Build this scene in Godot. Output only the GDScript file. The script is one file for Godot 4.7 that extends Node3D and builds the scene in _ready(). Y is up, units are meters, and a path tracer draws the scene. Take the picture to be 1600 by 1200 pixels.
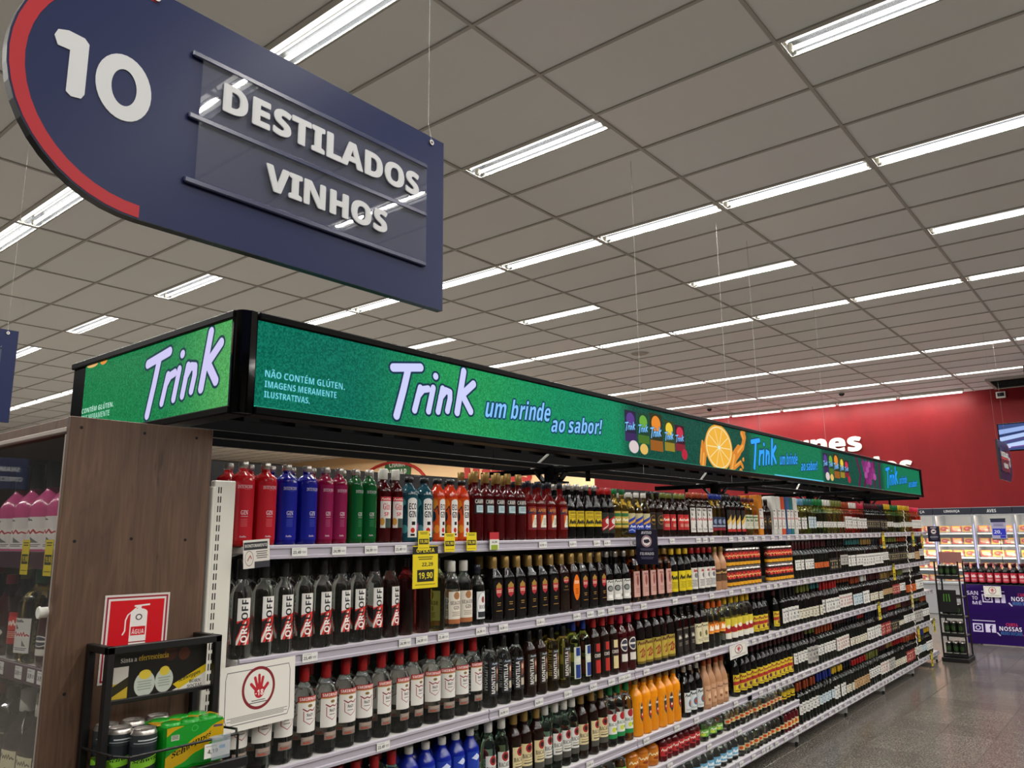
extends Node3D
# A supermarket aisle of spirits and wine under an illuminated screen canopy. Metres; the aisle runs along -z, the shelf front faces +x.

const CEIL := 4.4
const GX := -2.636          # a ceiling grid line across x, step 1.25
const GZ := -2.905          # a ceiling grid line across z, step 0.625
const EXPOSURE := 1.0
const LAMP := 2.9
const SCREEN := 1.0
const FRONT := -2.31        # front of the price rails of the gondola
const BAY0 := -1.45
const BAY := 1.207
const SHELF_Y := [1.565, 1.211, 0.859, 0.507, 0.327, 0.132]
const SHELF_WORD := ["top shelf", "second shelf", "third shelf", "fourth shelf", "low extra shelf", "base shelf"]

var M := {}
var T := {}
var fonts := {}
var text_cache := {}
var used_names := {}
var protos := {}
var rng := RandomNumberGenerator.new()

# ---------------------------------------------------------------- mesh building
class MB:
	var v := PackedVector3Array()
	var n := PackedVector3Array()
	var t := PackedVector2Array()
	var ix := PackedInt32Array()

	func vert(p: Vector3, nn: Vector3, uv := Vector2.ZERO) -> int:
		v.append(p); n.append(nn); t.append(uv)
		return v.size() - 1

	func tri(a: int, b: int, c: int) -> void:      # a, b, c run counter-clockwise seen from outside
		ix.append(a); ix.append(c); ix.append(b)

	func quad(a: Vector3, b: Vector3, c: Vector3, d: Vector3) -> void:   # uv: a is lower left
		var nn := (b - a).cross(c - a).normalized()
		var i := vert(a, nn, Vector2(0, 1)); vert(b, nn, Vector2(1, 1)); vert(c, nn, Vector2(1, 0)); vert(d, nn, Vector2(0, 0))
		tri(i, i + 1, i + 2); tri(i, i + 2, i + 3)

	func poly(pts: Array, inside: Vector3) -> void:
		var nn: Vector3 = (pts[1] - pts[0]).cross(pts[2] - pts[0]).normalized()
		var turn: bool = nn.dot(pts[0] - inside) < 0.0
		if turn:
			nn = -nn
		var i := v.size()
		for p in pts:
			vert(p, nn)
		for k in range(1, pts.size() - 1):
			if turn:
				tri(i, i + k + 1, i + k)
			else:
				tri(i, i + k, i + k + 1)

	func box(c: Vector3, s: Vector3, b := Basis.IDENTITY) -> MB:
		var h := s * 0.5
		var f := func(x: float, y: float, z: float) -> Vector3: return c + b * Vector3(x * h.x, y * h.y, z * h.z)
		quad(f.call(-1, -1, 1), f.call(1, -1, 1), f.call(1, 1, 1), f.call(-1, 1, 1))
		quad(f.call(1, -1, -1), f.call(-1, -1, -1), f.call(-1, 1, -1), f.call(1, 1, -1))
		quad(f.call(1, -1, 1), f.call(1, -1, -1), f.call(1, 1, -1), f.call(1, 1, 1))
		quad(f.call(-1, -1, -1), f.call(-1, -1, 1), f.call(-1, 1, 1), f.call(-1, 1, -1))
		quad(f.call(-1, 1, 1), f.call(1, 1, 1), f.call(1, 1, -1), f.call(-1, 1, -1))
		quad(f.call(-1, -1, -1), f.call(1, -1, -1), f.call(1, -1, 1), f.call(-1, -1, 1))
		return self

	func quad_box(w: float, h: float, d := 0.0012) -> MB:      # a slip of paper: print on the front, which faces +z
		return box(Vector3.ZERO, Vector3(w, h, d))

	func bevel(c: Vector3, s: Vector3, w: float, b := Basis.IDENTITY) -> MB:      # a box with chamfered edges
		var h := s * 0.5
		var at := func(k: Vector3, axis: int) -> Vector3:
			var p := Vector3(k.x * (h.x - w), k.y * (h.y - w), k.z * (h.z - w))
			p[axis] = k[axis] * h[axis]
			return c + b * p
		for axis in 3:
			var u := (axis + 1) % 3
			var w2 := (axis + 2) % 3
			for s1 in [-1.0, 1.0]:
				var face := []
				for e in [[-1, -1], [1, -1], [1, 1], [-1, 1]]:
					var k := Vector3.ZERO
					k[axis] = s1; k[u] = e[0]; k[w2] = e[1]
					face.append(at.call(k, axis))
				poly(face, c)
				for s2 in [-1.0, 1.0]:
					var k0 := Vector3.ZERO
					k0[axis] = s1; k0[u] = s2; k0[w2] = -1
					var k1 := k0
					k1[w2] = 1
					poly([at.call(k0, axis), at.call(k1, axis), at.call(k1, u), at.call(k0, u)], c)
		for sx in [-1, 1]:
			for sy in [-1, 1]:
				for sz in [-1, 1]:
					var k := Vector3(sx, sy, sz)
					poly([at.call(k, 0), at.call(k, 1), at.call(k, 2)], c)
		return self

	func rod(p0: Vector3, p1: Vector3, r0: float, r1 := -1.0, seg := 10, caps := true) -> MB:
		if r1 < 0.0:
			r1 = r0
		var d := (p1 - p0).normalized()
		var side := d.cross(Vector3.UP if absf(d.y) < 0.9 else Vector3.RIGHT).normalized()
		var up := side.cross(d)
		var i := v.size()
		for k in seg + 1:
			var a := TAU * k / seg
			var o := side * cos(a) + up * sin(a)
			vert(p0 + o * r0, o, Vector2(float(k) / seg, 1)); vert(p1 + o * r1, o, Vector2(float(k) / seg, 0))
		for k in seg:
			var a := i + k * 2
			tri(a, a + 1, a + 3); tri(a, a + 3, a + 2)
		if caps:
			for e in [[p0, -d, r0], [p1, d, r1]]:
				var m := vert(e[0], e[1])
				for k in seg + 1:
					var a := TAU * k / seg
					vert(e[0] + (side * cos(a) + up * sin(a)) * e[2], e[1])
				for k in seg:
					if e[1].dot(d) > 0:
						tri(m, m + 2 + k, m + 1 + k)
					else:
						tri(m, m + 1 + k, m + 2 + k)
		return self

	func path(pts: Array, r: float, seg := 8) -> MB:
		for k in pts.size() - 1:
			rod(pts[k], pts[k + 1], r, r, seg)
		return self

	func ring(a: float, r: float, e: float, flat: float) -> Vector3:     # a point of a round (e = 2) or squared (e > 2) outline; 0 faces +z
		var s := sin(a)
		var c := cos(a)
		var q := r / pow(pow(absf(s), e) + pow(absf(c), e), 1.0 / e)
		return Vector3(s * q, 0, c * q * flat)

	func lathe(prof: Array, seg := 20, e := 2.0, flat := 1.0) -> MB:      # prof: Vector2(radius, height) upwards
		var norms := []
		for k in prof.size() - 1:
			var d: Vector2 = prof[k + 1] - prof[k]
			norms.append(Vector2(d.y, -d.x).normalized())
		for k in prof.size() - 1:
			var n0: Vector2 = norms[k]
			var n1: Vector2 = norms[k]
			if k > 0 and norms[k - 1].dot(n0) > 0.55:
				n0 = (norms[k - 1] + norms[k]).normalized()
			if k < norms.size() - 1 and norms[k + 1].dot(norms[k]) > 0.55:
				n1 = (norms[k + 1] + norms[k]).normalized()
			var i := v.size()
			for j in seg + 1:
				var a := TAU * j / seg
				var p := ring(a, 1.0, e, flat)
				var q := ring(a + 0.02, 1.0, e, flat) - ring(a - 0.02, 1.0, e, flat)
				var o := Vector3(q.z, 0, -q.x).normalized()
				if o.dot(p) < 0.0:
					o = -o
				var p0: Vector2 = prof[k]
				var p1: Vector2 = prof[k + 1]
				vert(p * p0.x + Vector3(0, p0.y, 0), (o * n0.x + Vector3(0, n0.y, 0)).normalized(), Vector2(float(j) / seg, 1.0 - p0.y))
				vert(p * p1.x + Vector3(0, p1.y, 0), (o * n1.x + Vector3(0, n1.y, 0)).normalized(), Vector2(float(j) / seg, 1.0 - p1.y))
			for j in seg:
				var a := i + j * 2
				tri(a, a + 2, a + 3); tri(a, a + 3, a + 1)
		return self

	func sheet(r: float, half: float, y0: float, y1: float, seg := 10, e := 2.0, flat := 1.0, mid := 0.0) -> MB:   # a label wrapped round the front
		var i := v.size()
		for j in seg + 1:
			var a := mid + lerpf(-half, half, float(j) / seg)
			var p := ring(a, r, e, flat)
			var q := ring(a + 0.02, r, e, flat) - ring(a - 0.02, r, e, flat)
			var o := Vector3(q.z, 0, -q.x).normalized()
			if o.dot(p) < 0.0:
				o = -o
			p += o * 0.0007
			vert(p + Vector3(0, y0, 0), o, Vector2(float(j) / seg, 1)); vert(p + Vector3(0, y1, 0), o, Vector2(float(j) / seg, 0))
		for j in seg:
			var a := i + j * 2
			tri(a, a + 2, a + 3); tri(a, a + 3, a + 1)
		return self

	func slab(outline: PackedVector2Array, z0: float, z1: float) -> MB:   # a flat outline (x, y) given thickness from z0 to z1
		var o := outline
		if Geometry2D.is_polygon_clockwise(o):
			o.reverse()
		var tris := Geometry2D.triangulate_polygon(o)
		var lo := o[0]
		var hi := o[0]
		for p in o:
			lo = lo.min(p); hi = hi.max(p)
		for e in [[z1, 1.0], [z0, -1.0]]:
			var i := v.size()
			for p in o:
				vert(Vector3(p.x, p.y, e[0]), Vector3(0, 0, e[1]), Vector2((p.x - lo.x) / (hi.x - lo.x), (hi.y - p.y) / (hi.y - lo.y)))
			for k in range(0, tris.size(), 3):
				var a := i + tris[k]
				var b := i + tris[k + 1]
				var c := i + tris[k + 2]
				var up := (v[b] - v[a]).cross(v[c] - v[a]).z > 0
				if up == (e[1] > 0):
					tri(a, b, c)
				else:
					tri(a, c, b)
		for k in o.size():
			var p := o[k]
			var q := o[(k + 1) % o.size()]
			quad(Vector3(p.x, p.y, z0), Vector3(q.x, q.y, z0), Vector3(q.x, q.y, z1), Vector3(p.x, p.y, z1))
		return self

	func mesh(into: ArrayMesh = null, m: Material = null) -> ArrayMesh:
		var arr := []
		arr.resize(Mesh.ARRAY_MAX)
		arr[Mesh.ARRAY_VERTEX] = v; arr[Mesh.ARRAY_NORMAL] = n; arr[Mesh.ARRAY_TEX_UV] = t; arr[Mesh.ARRAY_INDEX] = ix
		var out := into if into else ArrayMesh.new()
		out.add_surface_from_arrays(Mesh.PRIMITIVE_TRIANGLES, arr)
		if m:
			out.surface_set_material(out.get_surface_count() - 1, m)
		return out

# ---------------------------------------------------------------- things and parts
func numbered(called: String) -> String:
	var k: int = used_names.get(called, -1) + 1
	used_names[called] = k
	return called if k == 0 else "%s_%03d" % [called, k]

func tag(o: Node, label: String, category: String, group := "") -> void:
	o.set_meta("label", label); o.set_meta("category", category)
	if group:
		o.set_meta("group", group)

func thing(called: String, label: String, category: String, at := Vector3.ZERO, turn := 0.0, group := "") -> Node3D:
	var o := Node3D.new()
	o.name = numbered(called); add_child(o, true)
	o.position = at; o.rotation.y = turn
	tag(o, label, category, group)
	return o

func part(parent: Node, called: String, b, m: Material) -> MeshInstance3D:
	var o := MeshInstance3D.new()
	o.name = called
	o.mesh = b.mesh() if b is MB else b
	o.material_override = m
	parent.add_child(o, true)
	return o

func single(called: String, b, m: Material, label: String, category: String, at := Vector3.ZERO, turn := 0.0, group := "") -> MeshInstance3D:
	var o := MeshInstance3D.new()
	o.name = numbered(called)
	o.mesh = b.mesh() if b is MB else b
	if m:
		o.material_override = m
	add_child(o, true)
	o.position = at; o.rotation.y = turn
	tag(o, label, category, group)
	return o

func structure(called: String, b, m: Material, label := "") -> MeshInstance3D:
	var o := MeshInstance3D.new()
	o.name = called
	o.mesh = b.mesh() if b is MB else b
	o.material_override = m
	add_child(o, true)
	o.set_meta("kind", "structure")
	if label:
		o.set_meta("label", label)
	return o

func copy(o: Node3D, at: Vector3, turn: float, label := "", group := "") -> Node3D:
	var c: Node3D = o.duplicate()
	c.name = numbered(String(o.get_meta("base_name")))
	add_child(c, true)
	c.position = at; c.rotation.y = turn
	if label:
		c.set_meta("label", label)
	if group:
		c.set_meta("group", group)
	return c

# ---------------------------------------------------------------- materials
func dull(keys: Array, shine: float) -> void:      # paints and films with little surface reflection
	for k in keys:
		M[k].metallic_specular = shine

func mat(key: String, c: Color, rough := 0.6, metal := 0.0) -> StandardMaterial3D:
	var m := StandardMaterial3D.new()
	m.resource_name = key
	m.albedo_color = c; m.roughness = rough; m.metallic = metal
	M[key] = m
	return m

func glass(key: String, c: Color, ior := 0.045) -> StandardMaterial3D:
	var m := mat(key, Color(c.r, c.g, c.b, 0.0), 0.02)
	m.transparency = BaseMaterial3D.TRANSPARENCY_ALPHA
	m.refraction_enabled = true; m.refraction_scale = ior
	return m

func pane(key: String, c: Color) -> StandardMaterial3D:
	var m := mat(key, c, 0.02)
	m.transparency = BaseMaterial3D.TRANSPARENCY_ALPHA
	return m

func glow(key: String, c: Color, energy: float) -> StandardMaterial3D:
	var m := mat(key, Color(0.9, 0.9, 0.9), 0.5)
	m.emission_enabled = true; m.emission = c; m.emission_energy_multiplier = energy
	return m

func printed(key: String, tex: Texture2D, rough := 0.45) -> StandardMaterial3D:
	var m := mat(key, Color.WHITE, rough)
	m.albedo_texture = tex
	return m

func screen(key: String, tex: Texture2D, energy: float) -> StandardMaterial3D:
	var m := mat(key, Color(0.004, 0.004, 0.004), 0.5)
	m.metallic_specular = 0.12
	m.emission_enabled = true; m.emission = Color.WHITE; m.emission_operator = BaseMaterial3D.EMISSION_OP_MULTIPLY
	m.emission_texture = tex; m.emission_energy_multiplier = energy
	return m

# ---------------------------------------------------------------- print: pictures computed from shapes and lettering
func font(f: String) -> Font:
	if not fonts.has(f):
		var s := SystemFont.new()
		s.font_names = ["Droid Serif" if f == "s" else "Droid Sans"]
		s.font_weight = 400 if f == "r" else 700
		fonts[f] = s
	return fonts[f]

func letters(txt: String, f: String) -> Array:      # [triangle corners, bounds]
	var key := f + txt
	if not text_cache.has(key):
		var m := TextMesh.new()
		m.font = font(f); m.text = txt; m.font_size = 48; m.pixel_size = 0.02; m.depth = 0.0; m.curve_step = 2.5
		var a := m.get_mesh_arrays()
		var p: PackedVector3Array = a[Mesh.ARRAY_VERTEX]
		var out := PackedVector2Array()
		var src = a[Mesh.ARRAY_INDEX]
		if src != null and src.size():
			for k in src:
				out.append(Vector2(p[k].x, -p[k].y))
		else:
			for q in p:
				out.append(Vector2(q.x, -q.y))
		var lo := Vector2(1e9, 1e9)
		var hi := -lo
		for q in out:
			lo = lo.min(q); hi = hi.max(q)
		text_cache[key] = [out, Rect2(lo, hi - lo)]
	return text_cache[key]

func fill_tri(im: Image, a: Vector2, b: Vector2, c: Vector2, col: Color) -> void:
	var y0 := maxi(0, ceili(minf(a.y, minf(b.y, c.y)) - 0.5))
	var y1 := mini(im.get_height() - 1, floori(maxf(a.y, maxf(b.y, c.y)) - 0.5))
	for y in range(y0, y1 + 1):
		var f := y + 0.5
		var lo := 1e9
		var hi := -1e9
		for e in [[a, b], [b, c], [c, a]]:
			var p: Vector2 = e[0]
			var q: Vector2 = e[1]
			if (p.y <= f and q.y > f) or (q.y <= f and p.y > f):
				var x := p.x + (f - p.y) / (q.y - p.y) * (q.x - p.x)
				lo = minf(lo, x); hi = maxf(hi, x)
		var x0 := ceili(lo - 0.5)
		var x1 := floori(hi - 0.5)
		if x1 >= x0:
			im.fill_rect(Rect2i(x0, y, x1 - x0 + 1, 1), col)

func fill_poly(im: Image, pts: Array, col: Color) -> void:
	var p := PackedVector2Array(pts)
	var ix := Geometry2D.triangulate_polygon(p)
	for k in range(0, ix.size(), 3):
		fill_tri(im, p[ix[k]], p[ix[k + 1]], p[ix[k + 2]], col)

func disc(im: Image, c: Vector2, rx: float, ry: float, col: Color) -> void:
	for y in range(maxi(0, floori(c.y - ry)), mini(im.get_height(), ceili(c.y + ry))):
		var f := (y + 0.5 - c.y) / ry
		if absf(f) < 1.0:
			var w := rx * sqrt(1.0 - f * f)
			var x0 := roundi(c.x - w)
			im.fill_rect(Rect2i(x0, y, maxi(1, roundi(c.x + w) - x0), 1), col)

func stroke(im: Image, pts: Array, w: float, col: Color) -> void:
	for k in pts.size():
		disc(im, pts[k], w * 0.5, w * 0.5, col)
		if k:
			var d: Vector2 = (pts[k] - pts[k - 1])
			if d.length() > 0.01:
				var s := d.normalized().orthogonal() * w * 0.5
				fill_tri(im, pts[k - 1] + s, pts[k - 1] - s, pts[k] + s, col)
				fill_tri(im, pts[k] + s, pts[k - 1] - s, pts[k] - s, col)

func write(im: Image, txt: String, box: Rect2, col: Color, f := "b", skew := 0.0, spin := false, rise := 0.0) -> void:
	var l := letters(txt, f)
	var b: Rect2 = l[1]
	var p: PackedVector2Array = l[0]
	var o := PackedVector2Array()
	for q in p:
		var u := (q.x - b.position.x) / b.size.x
		var w := (q.y - b.position.y) / b.size.y
		if spin:       # reads upwards
			o.append(Vector2(box.position.x + w * box.size.x, box.end.y - u * box.size.y))
		else:
			o.append(Vector2(box.position.x + u * box.size.x + (1.0 - w) * skew * box.size.y, box.position.y + w * box.size.y - u * rise * box.size.y))
	for k in range(0, o.size(), 3):
		fill_tri(im, o[k], o[k + 1], o[k + 2], col)

func draw(im: Image, ops: Array, org := Vector2.ZERO, size := Vector2.ZERO) -> void:
	# r rectangle, t text, u text upwards, c disc, o ring, p polygon, k stroke; places are shares of the width and height
	var s := size if size != Vector2.ZERO else Vector2(im.get_size())
	for op in ops:
		match op[0]:
			"r": im.fill_rect(Rect2i(Vector2i(org + Vector2(op[1], op[2]) * s), Vector2i((Vector2(op[3], op[4]) * s).ceil())), Color(op[5]))
			"t": write(im, op[1], Rect2(org + Vector2(op[2], op[3]) * s, Vector2(op[4], op[5]) * s), Color(op[6]), op[7] if op.size() > 7 else "b", op[8] if op.size() > 8 else 0.0, false, op[9] if op.size() > 9 else 0.0)
			"u": write(im, op[1], Rect2(org + Vector2(op[2], op[3]) * s, Vector2(op[4], op[5]) * s), Color(op[6]), op[7] if op.size() > 7 else "b", 0.0, true)
			"c": disc(im, org + Vector2(op[1], op[2]) * s, op[3] * s.x, op[4] * s.y, Color(op[5]))
			"o":
				disc(im, org + Vector2(op[1], op[2]) * s, op[3] * s.x, op[4] * s.y, Color(op[5]))
				disc(im, org + Vector2(op[1], op[2]) * s, op[3] * s.x * op[7], op[4] * s.y * op[7], Color(op[6]))
			"p":
				var a := []
				for q in op[1]:
					a.append(org + Vector2(q[0], q[1]) * s)
				fill_poly(im, a, Color(op[2]))
			"k":
				var a := []
				for q in op[1]:
					a.append(org + Vector2(q[0], q[1]) * s)
				stroke(im, a, op[2] * s.y, Color(op[3]))
			"z":      # a name too small to read: a run of script strokes
				var a := []
				var steps := 11
				for k in steps:
					a.append(org + Vector2(op[1] + op[3] * k / (steps - 1.0), op[2] + op[4] * (0.5 + [0.35, -0.45, 0.4, -0.1, 0.38, -0.3, 0.4, -0.42, 0.36, 0.0, 0.3][k])) * s)
				stroke(im, a, op[4] * 0.26 * s.y, Color(op[5]))
			"l":      # lines of small print
				for k in op[5]:
					im.fill_rect(Rect2i(Vector2i(org + Vector2(op[1] + (0.06 * op[3] if k % 2 else 0.0), op[2] + op[4] * (k + 0.2) / op[5]) * s), Vector2i((Vector2(op[3] * (0.88 if k % 2 else 1.0), op[4] / op[5] * 0.4) * s).ceil())), Color(op[6]))

func picture(w: int, h: int, bg: String, ops: Array) -> ImageTexture:
	var im := Image.create(w * 2, h * 2, false, Image.FORMAT_RGB8)
	im.fill(Color(bg))
	draw(im, ops)
	im.resize(w, h, Image.INTERPOLATE_BILINEAR)
	return ImageTexture.create_from_image(im)

func label(key: String, w: int, h: int, bg: String, ops: Array, rough := 0.4) -> void:
	printed("label_" + key, picture(w, h, bg, ops), rough)

# ---------------------------------------------------------------- bottles
# kind: [name, words, height, radius, shoulder y, neck base y, neck radius, squareness, glass, cap [height, radius, material], labels [[y0, y1, half angle in degrees, key], ...]]
var K := {}

func kind(key: String, called: String, words: String, h: float, r: float, sh: float, nb: float, nr: float, e: float, g: String, cap: Array, labels: Array) -> void:
	K[key] = {"name": called, "words": words, "h": h, "r": r, "sh": sh, "nb": nb, "nr": nr, "e": e, "g": g, "cap": cap, "labels": labels}

func profile(k: Dictionary) -> Array:
	var p := [Vector2(0, 0.004), Vector2(k.r * 0.72, 0.004), Vector2(k.r * 0.8, 0.0), Vector2(k.r * 0.93, 0.003), Vector2(k.r, 0.012), Vector2(k.r, k.sh)]
	for i in range(1, 6):
		var f := i / 6.0
		p.append(Vector2(lerpf(k.r, k.nr, (1.0 - cos(f * PI)) * 0.5), lerpf(k.sh, k.nb, (f + sin(f * PI * 0.5)) * 0.5)))
	var top: float = k.h - k.cap[0]
	p.append(Vector2(k.nr, k.nb))
	p.append(Vector2(k.nr * 0.94, maxf(top + 0.004, k.nb + 0.004)))
	p.append(Vector2(0, maxf(top + 0.004, k.nb + 0.004)))
	return p

func cap_mesh(k: Dictionary, seg: int) -> MB:
	var c: Array = k.cap
	var y0: float = k.h - c[0]
	return MB.new().lathe([Vector2(c[1] * 0.9, y0), Vector2(c[1], y0 + 0.002), Vector2(c[1], k.h - 0.003), Vector2(c[1] * 0.88, k.h), Vector2(0, k.h)], seg)

func bottle(key: String, fine: bool) -> Node3D:      # the first of its kind; later ones are copies
	var id := key + ("+" if fine else "-")
	if protos.has(id):
		return protos[id]
	var k: Dictionary = K[key]
	var seg := 24 if fine else 12
	var o: Node3D
	if fine:
		o = Node3D.new()
		part(o, "body", MB.new().lathe(profile(k), seg, k.e), M[k.g])
		part(o, "cap", cap_mesh(k, 16), M[k.cap[2]])
		for l in k.labels:
			part(o, "label", MB.new().sheet(k.r, deg_to_rad(l[2]), l[0], l[1], 12, k.e), M["label_" + l[3]])
	else:
		var m := MB.new().lathe(profile(k), seg, k.e).mesh(null, M[k.g])
		cap_mesh(k, 8).mesh(m, M[k.cap[2]])
		for l in k.labels:
			MB.new().sheet(k.r, deg_to_rad(l[2]), l[0], l[1], 6, k.e).mesh(m, M["label_" + l[3]])
		var mi := MeshInstance3D.new()
		mi.mesh = m
		o = mi
	o.set_meta("base_name", k.name)
	o.set_meta("category", "bottle")
	protos[id] = o
	return o

func stand(key: String, at: Vector3, turn: float, where: String, fine: bool) -> void:
	var words: String = K[key].words + " " + where
	copy(bottle(key, fine), at, turn, words, words)

func row(shelf: int, key: String, z0: float, z1: float, count: int, deep := 2, set_back := 0.0) -> void:
	var fine := z0 > -5.2
	var k: Dictionary = K[key]
	var step := (z1 - z0) / count
	if not protos.has(key + "+") and not protos.has(key + "-"):      # no wider than its place in the row
		k.r = minf(k.r, absf(step) * (0.455 if k.e > 3.0 else 0.475) - 0.0015)
	var swing := 0.05 if k.e > 3.0 else 0.22
	for d in deep:
		for i in count:
			var x: float = FRONT - 0.016 - k.r - set_back - d * (k.r * 2.0 + 0.014) + rng.randf_range(-0.006, 0.003)
			var z: float = z0 + step * (i + 0.5) + rng.randf_range(-0.003, 0.003)
			stand(key, Vector3(x, SHELF_Y[shelf] + 0.0006, z), PI / 2 + rng.randf_range(-swing, swing) - swing * 0.4, ["front row, ", "second row, "][d] + SHELF_WORD[shelf], fine)

func make_kinds() -> void:
	# caps
	mat("cap_silver", Color(0.72, 0.7, 0.68), 0.3, 0.85); mat("cap_black", Color(0.03, 0.03, 0.035), 0.3); mat("cap_white", Color(0.82, 0.81, 0.78), 0.4)
	mat("cap_gold", Color(0.62, 0.5, 0.28), 0.35, 0.5); mat("cap_red", Color(0.62, 0.05, 0.07), 0.35); mat("cap_green", Color(0.05, 0.42, 0.2), 0.35)
	mat("cap_yellow", Color(0.82, 0.66, 0.1), 0.4); mat("cap_orange", Color(0.82, 0.36, 0.06), 0.4); mat("cap_blue", Color(0.07, 0.16, 0.5), 0.35)
	mat("cap_wine", Color(0.27, 0.05, 0.09), 0.35); mat("cap_navy", Color(0.06, 0.07, 0.13), 0.3); mat("cap_olive", Color(0.4, 0.42, 0.16), 0.4); mat("cap_teal", Color(0.15, 0.4, 0.4), 0.35); mat("cap_pink", Color(0.75, 0.13, 0.25), 0.35)
	mat("cap_copper", Color(0.6, 0.26, 0.13), 0.35, 0.3); mat("cap_sky", Color(0.35, 0.55, 0.68), 0.35)
	# glass and what it holds
	glass("clear_glass", Color(0.95, 0.97, 0.96)); glass("green_clear_glass", Color(0.8, 0.93, 0.86)); glass("straw_glass", Color(0.93, 0.84, 0.52)); glass("amber_glass", Color(0.72, 0.43, 0.12))
	glass("rosy_glass", Color(0.85, 0.4, 0.42)); glass("lime_glass", Color(0.85, 0.87, 0.5)); glass("pale_wine_glass", Color(0.86, 0.85, 0.55)); glass("rose_wine_glass", Color(0.92, 0.55, 0.36)); glass("leaf_glass", Color(0.45, 0.62, 0.3))
	mat("red_paint", Color(0.62, 0.045, 0.07), 0.06); mat("blue_paint", Color(0.035, 0.05, 0.46), 0.06); mat("magenta_paint", Color(0.47, 0.03, 0.19), 0.06); mat("green_paint", Color(0.02, 0.29, 0.11), 0.06)
	mat("dark_red", Color(0.22, 0.012, 0.025), 0.06); mat("campari_red", Color(0.26, 0.012, 0.03), 0.06); mat("aperol_red", Color(0.34, 0.03, 0.028), 0.06); mat("black_glass", Color(0.018, 0.018, 0.022), 0.06); mat("brown_glass", Color(0.1, 0.035, 0.016), 0.06)
	mat("cocoa_glass", Color(0.05, 0.025, 0.018), 0.06); mat("wine_glass", Color(0.022, 0.028, 0.022), 0.07); mat("wine_green", Color(0.03, 0.055, 0.028), 0.07); mat("tan_bottle", Color(0.68, 0.5, 0.36), 0.35); mat("orange_bottle", Color(0.9, 0.56, 0.04), 0.25)
	mat("blue_bottle", Color(0.05, 0.13, 0.55), 0.12); mat("eco_teal", Color(0.08, 0.25, 0.3), 0.12); mat("eco_orange", Color(0.72, 0.2, 0.07), 0.12); mat("red_drink", Color(0.33, 0.02, 0.05), 0.1); mat("amber_drink", Color(0.72, 0.4, 0.04), 0.12); mat("pink_bottle", Color(0.75, 0.3, 0.5), 0.15)
	mat("carton_orange", Color(0.8, 0.3, 0.12), 0.5); mat("carton_teal", Color(0.05, 0.42, 0.42), 0.5); mat("carton_blue", Color(0.2, 0.36, 0.55), 0.5); mat("carton_white", Color(0.78, 0.77, 0.74), 0.5); mat("carton_amber", Color(0.8, 0.48, 0.08), 0.5)
	# labels
	for g in [["gin_red", "#a5202a", "#b8545a"], ["gin_blue", "#171f83", "#3a449a"], ["gin_magenta", "#831c48", "#9a4a6a"], ["gin_green", "#0a5228", "#34704c"]]:
		label(g[0], 256, 448, g[1], [["t", "INTENCION", 0.2, 0.075, 0.6, 0.055, "#c8bcc4", "s"], ["l", 0.46, 0.14, 0.24, 0.022, 1, g[2]], ["t", "GIN", 0.36, 0.5, 0.28, 0.075, "#cbbfc6", "s"], ["l", 0.37, 0.595, 0.27, 0.018, 1, "#b8a8b0"], ["l", 0.36, 0.64, 0.28, 0.14, 6, g[2]], ["z", 0.36, 0.92, 0.24, 0.035, "#b8a8b0"]], 0.06)
	label("gin_strawberry", 128, 256, "#d8d2cc", [["r", 0, 0, 1, 0.14, "#c02a34"], ["z", 0.08, 0.03, 0.84, 0.08, "#f0e0d8"], ["t", "Gin", 0.2, 0.2, 0.6, 0.22, "#c02a34", "s"], ["t", "SP", 0.3, 0.5, 0.4, 0.12, "#c02a34"], ["c", 0.15, 0.8, 0.2, 0.12, "#c89040"], ["r", 0.4, 0.7, 0.6, 0.3, "#33473f"]])
	for g in [["eco_teal", "#1c4a58", "#e8e6e2", "#4f9aa0", "#c84a92"], ["eco_orange", "#c8501c", "#e8e6e2", "#e08a2c", "#5c7a1c"]]:
		label(g[0], 192, 256, g[1], [["c", 0.1, 0.15, 0.14, 0.12, g[3]], ["c", 0.06, 0.45, 0.1, 0.12, "#10303a"], ["c", 0.92, 0.3, 0.12, 0.18, g[3]], ["p", [[0, 0.62], [0.3, 0.72], [0.1, 0.85], [0, 0.9]], g[4]], ["p", [[1, 0.6], [0.75, 0.8], [1, 0.95]], g[4]], ["c", 0.2, 0.75, 0.12, 0.1, g[3]], ["c", 0.8, 0.7, 0.1, 0.09, g[4]], ["k", [[0.1, 0.3], [0.22, 0.2], [0.28, 0.4]], 0.03, "#10303a"], ["r", 0.32, 0.1, 0.36, 0.84, g[2]], ["c", 0.5, 0.1, 0.18, 0.07, g[2]], ["t", "ECO", 0.36, 0.16, 0.28, 0.14, "#18181c"], ["t", "GIN", 0.36, 0.34, 0.28, 0.14, "#18181c"], ["r", 0.46, 0.58, 0.14, 0.08, "#202028"], ["c", 0.5, 0.78, 0.08, 0.06, "#c03028"], ["r", 0.42, 0.86, 0.16, 0.05, "#202028"]], 0.2)
	label("campari", 160, 200, "#1a0a10", [["t", "CAMPARI", 0.06, 0.06, 0.88, 0.26, "#e8e4dc"], ["r", 0.14, 0.44, 0.72, 0.46, "#b8d0d4"], ["l", 0.24, 0.52, 0.52, 0.28, 4, "#6a8890"]])
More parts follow.
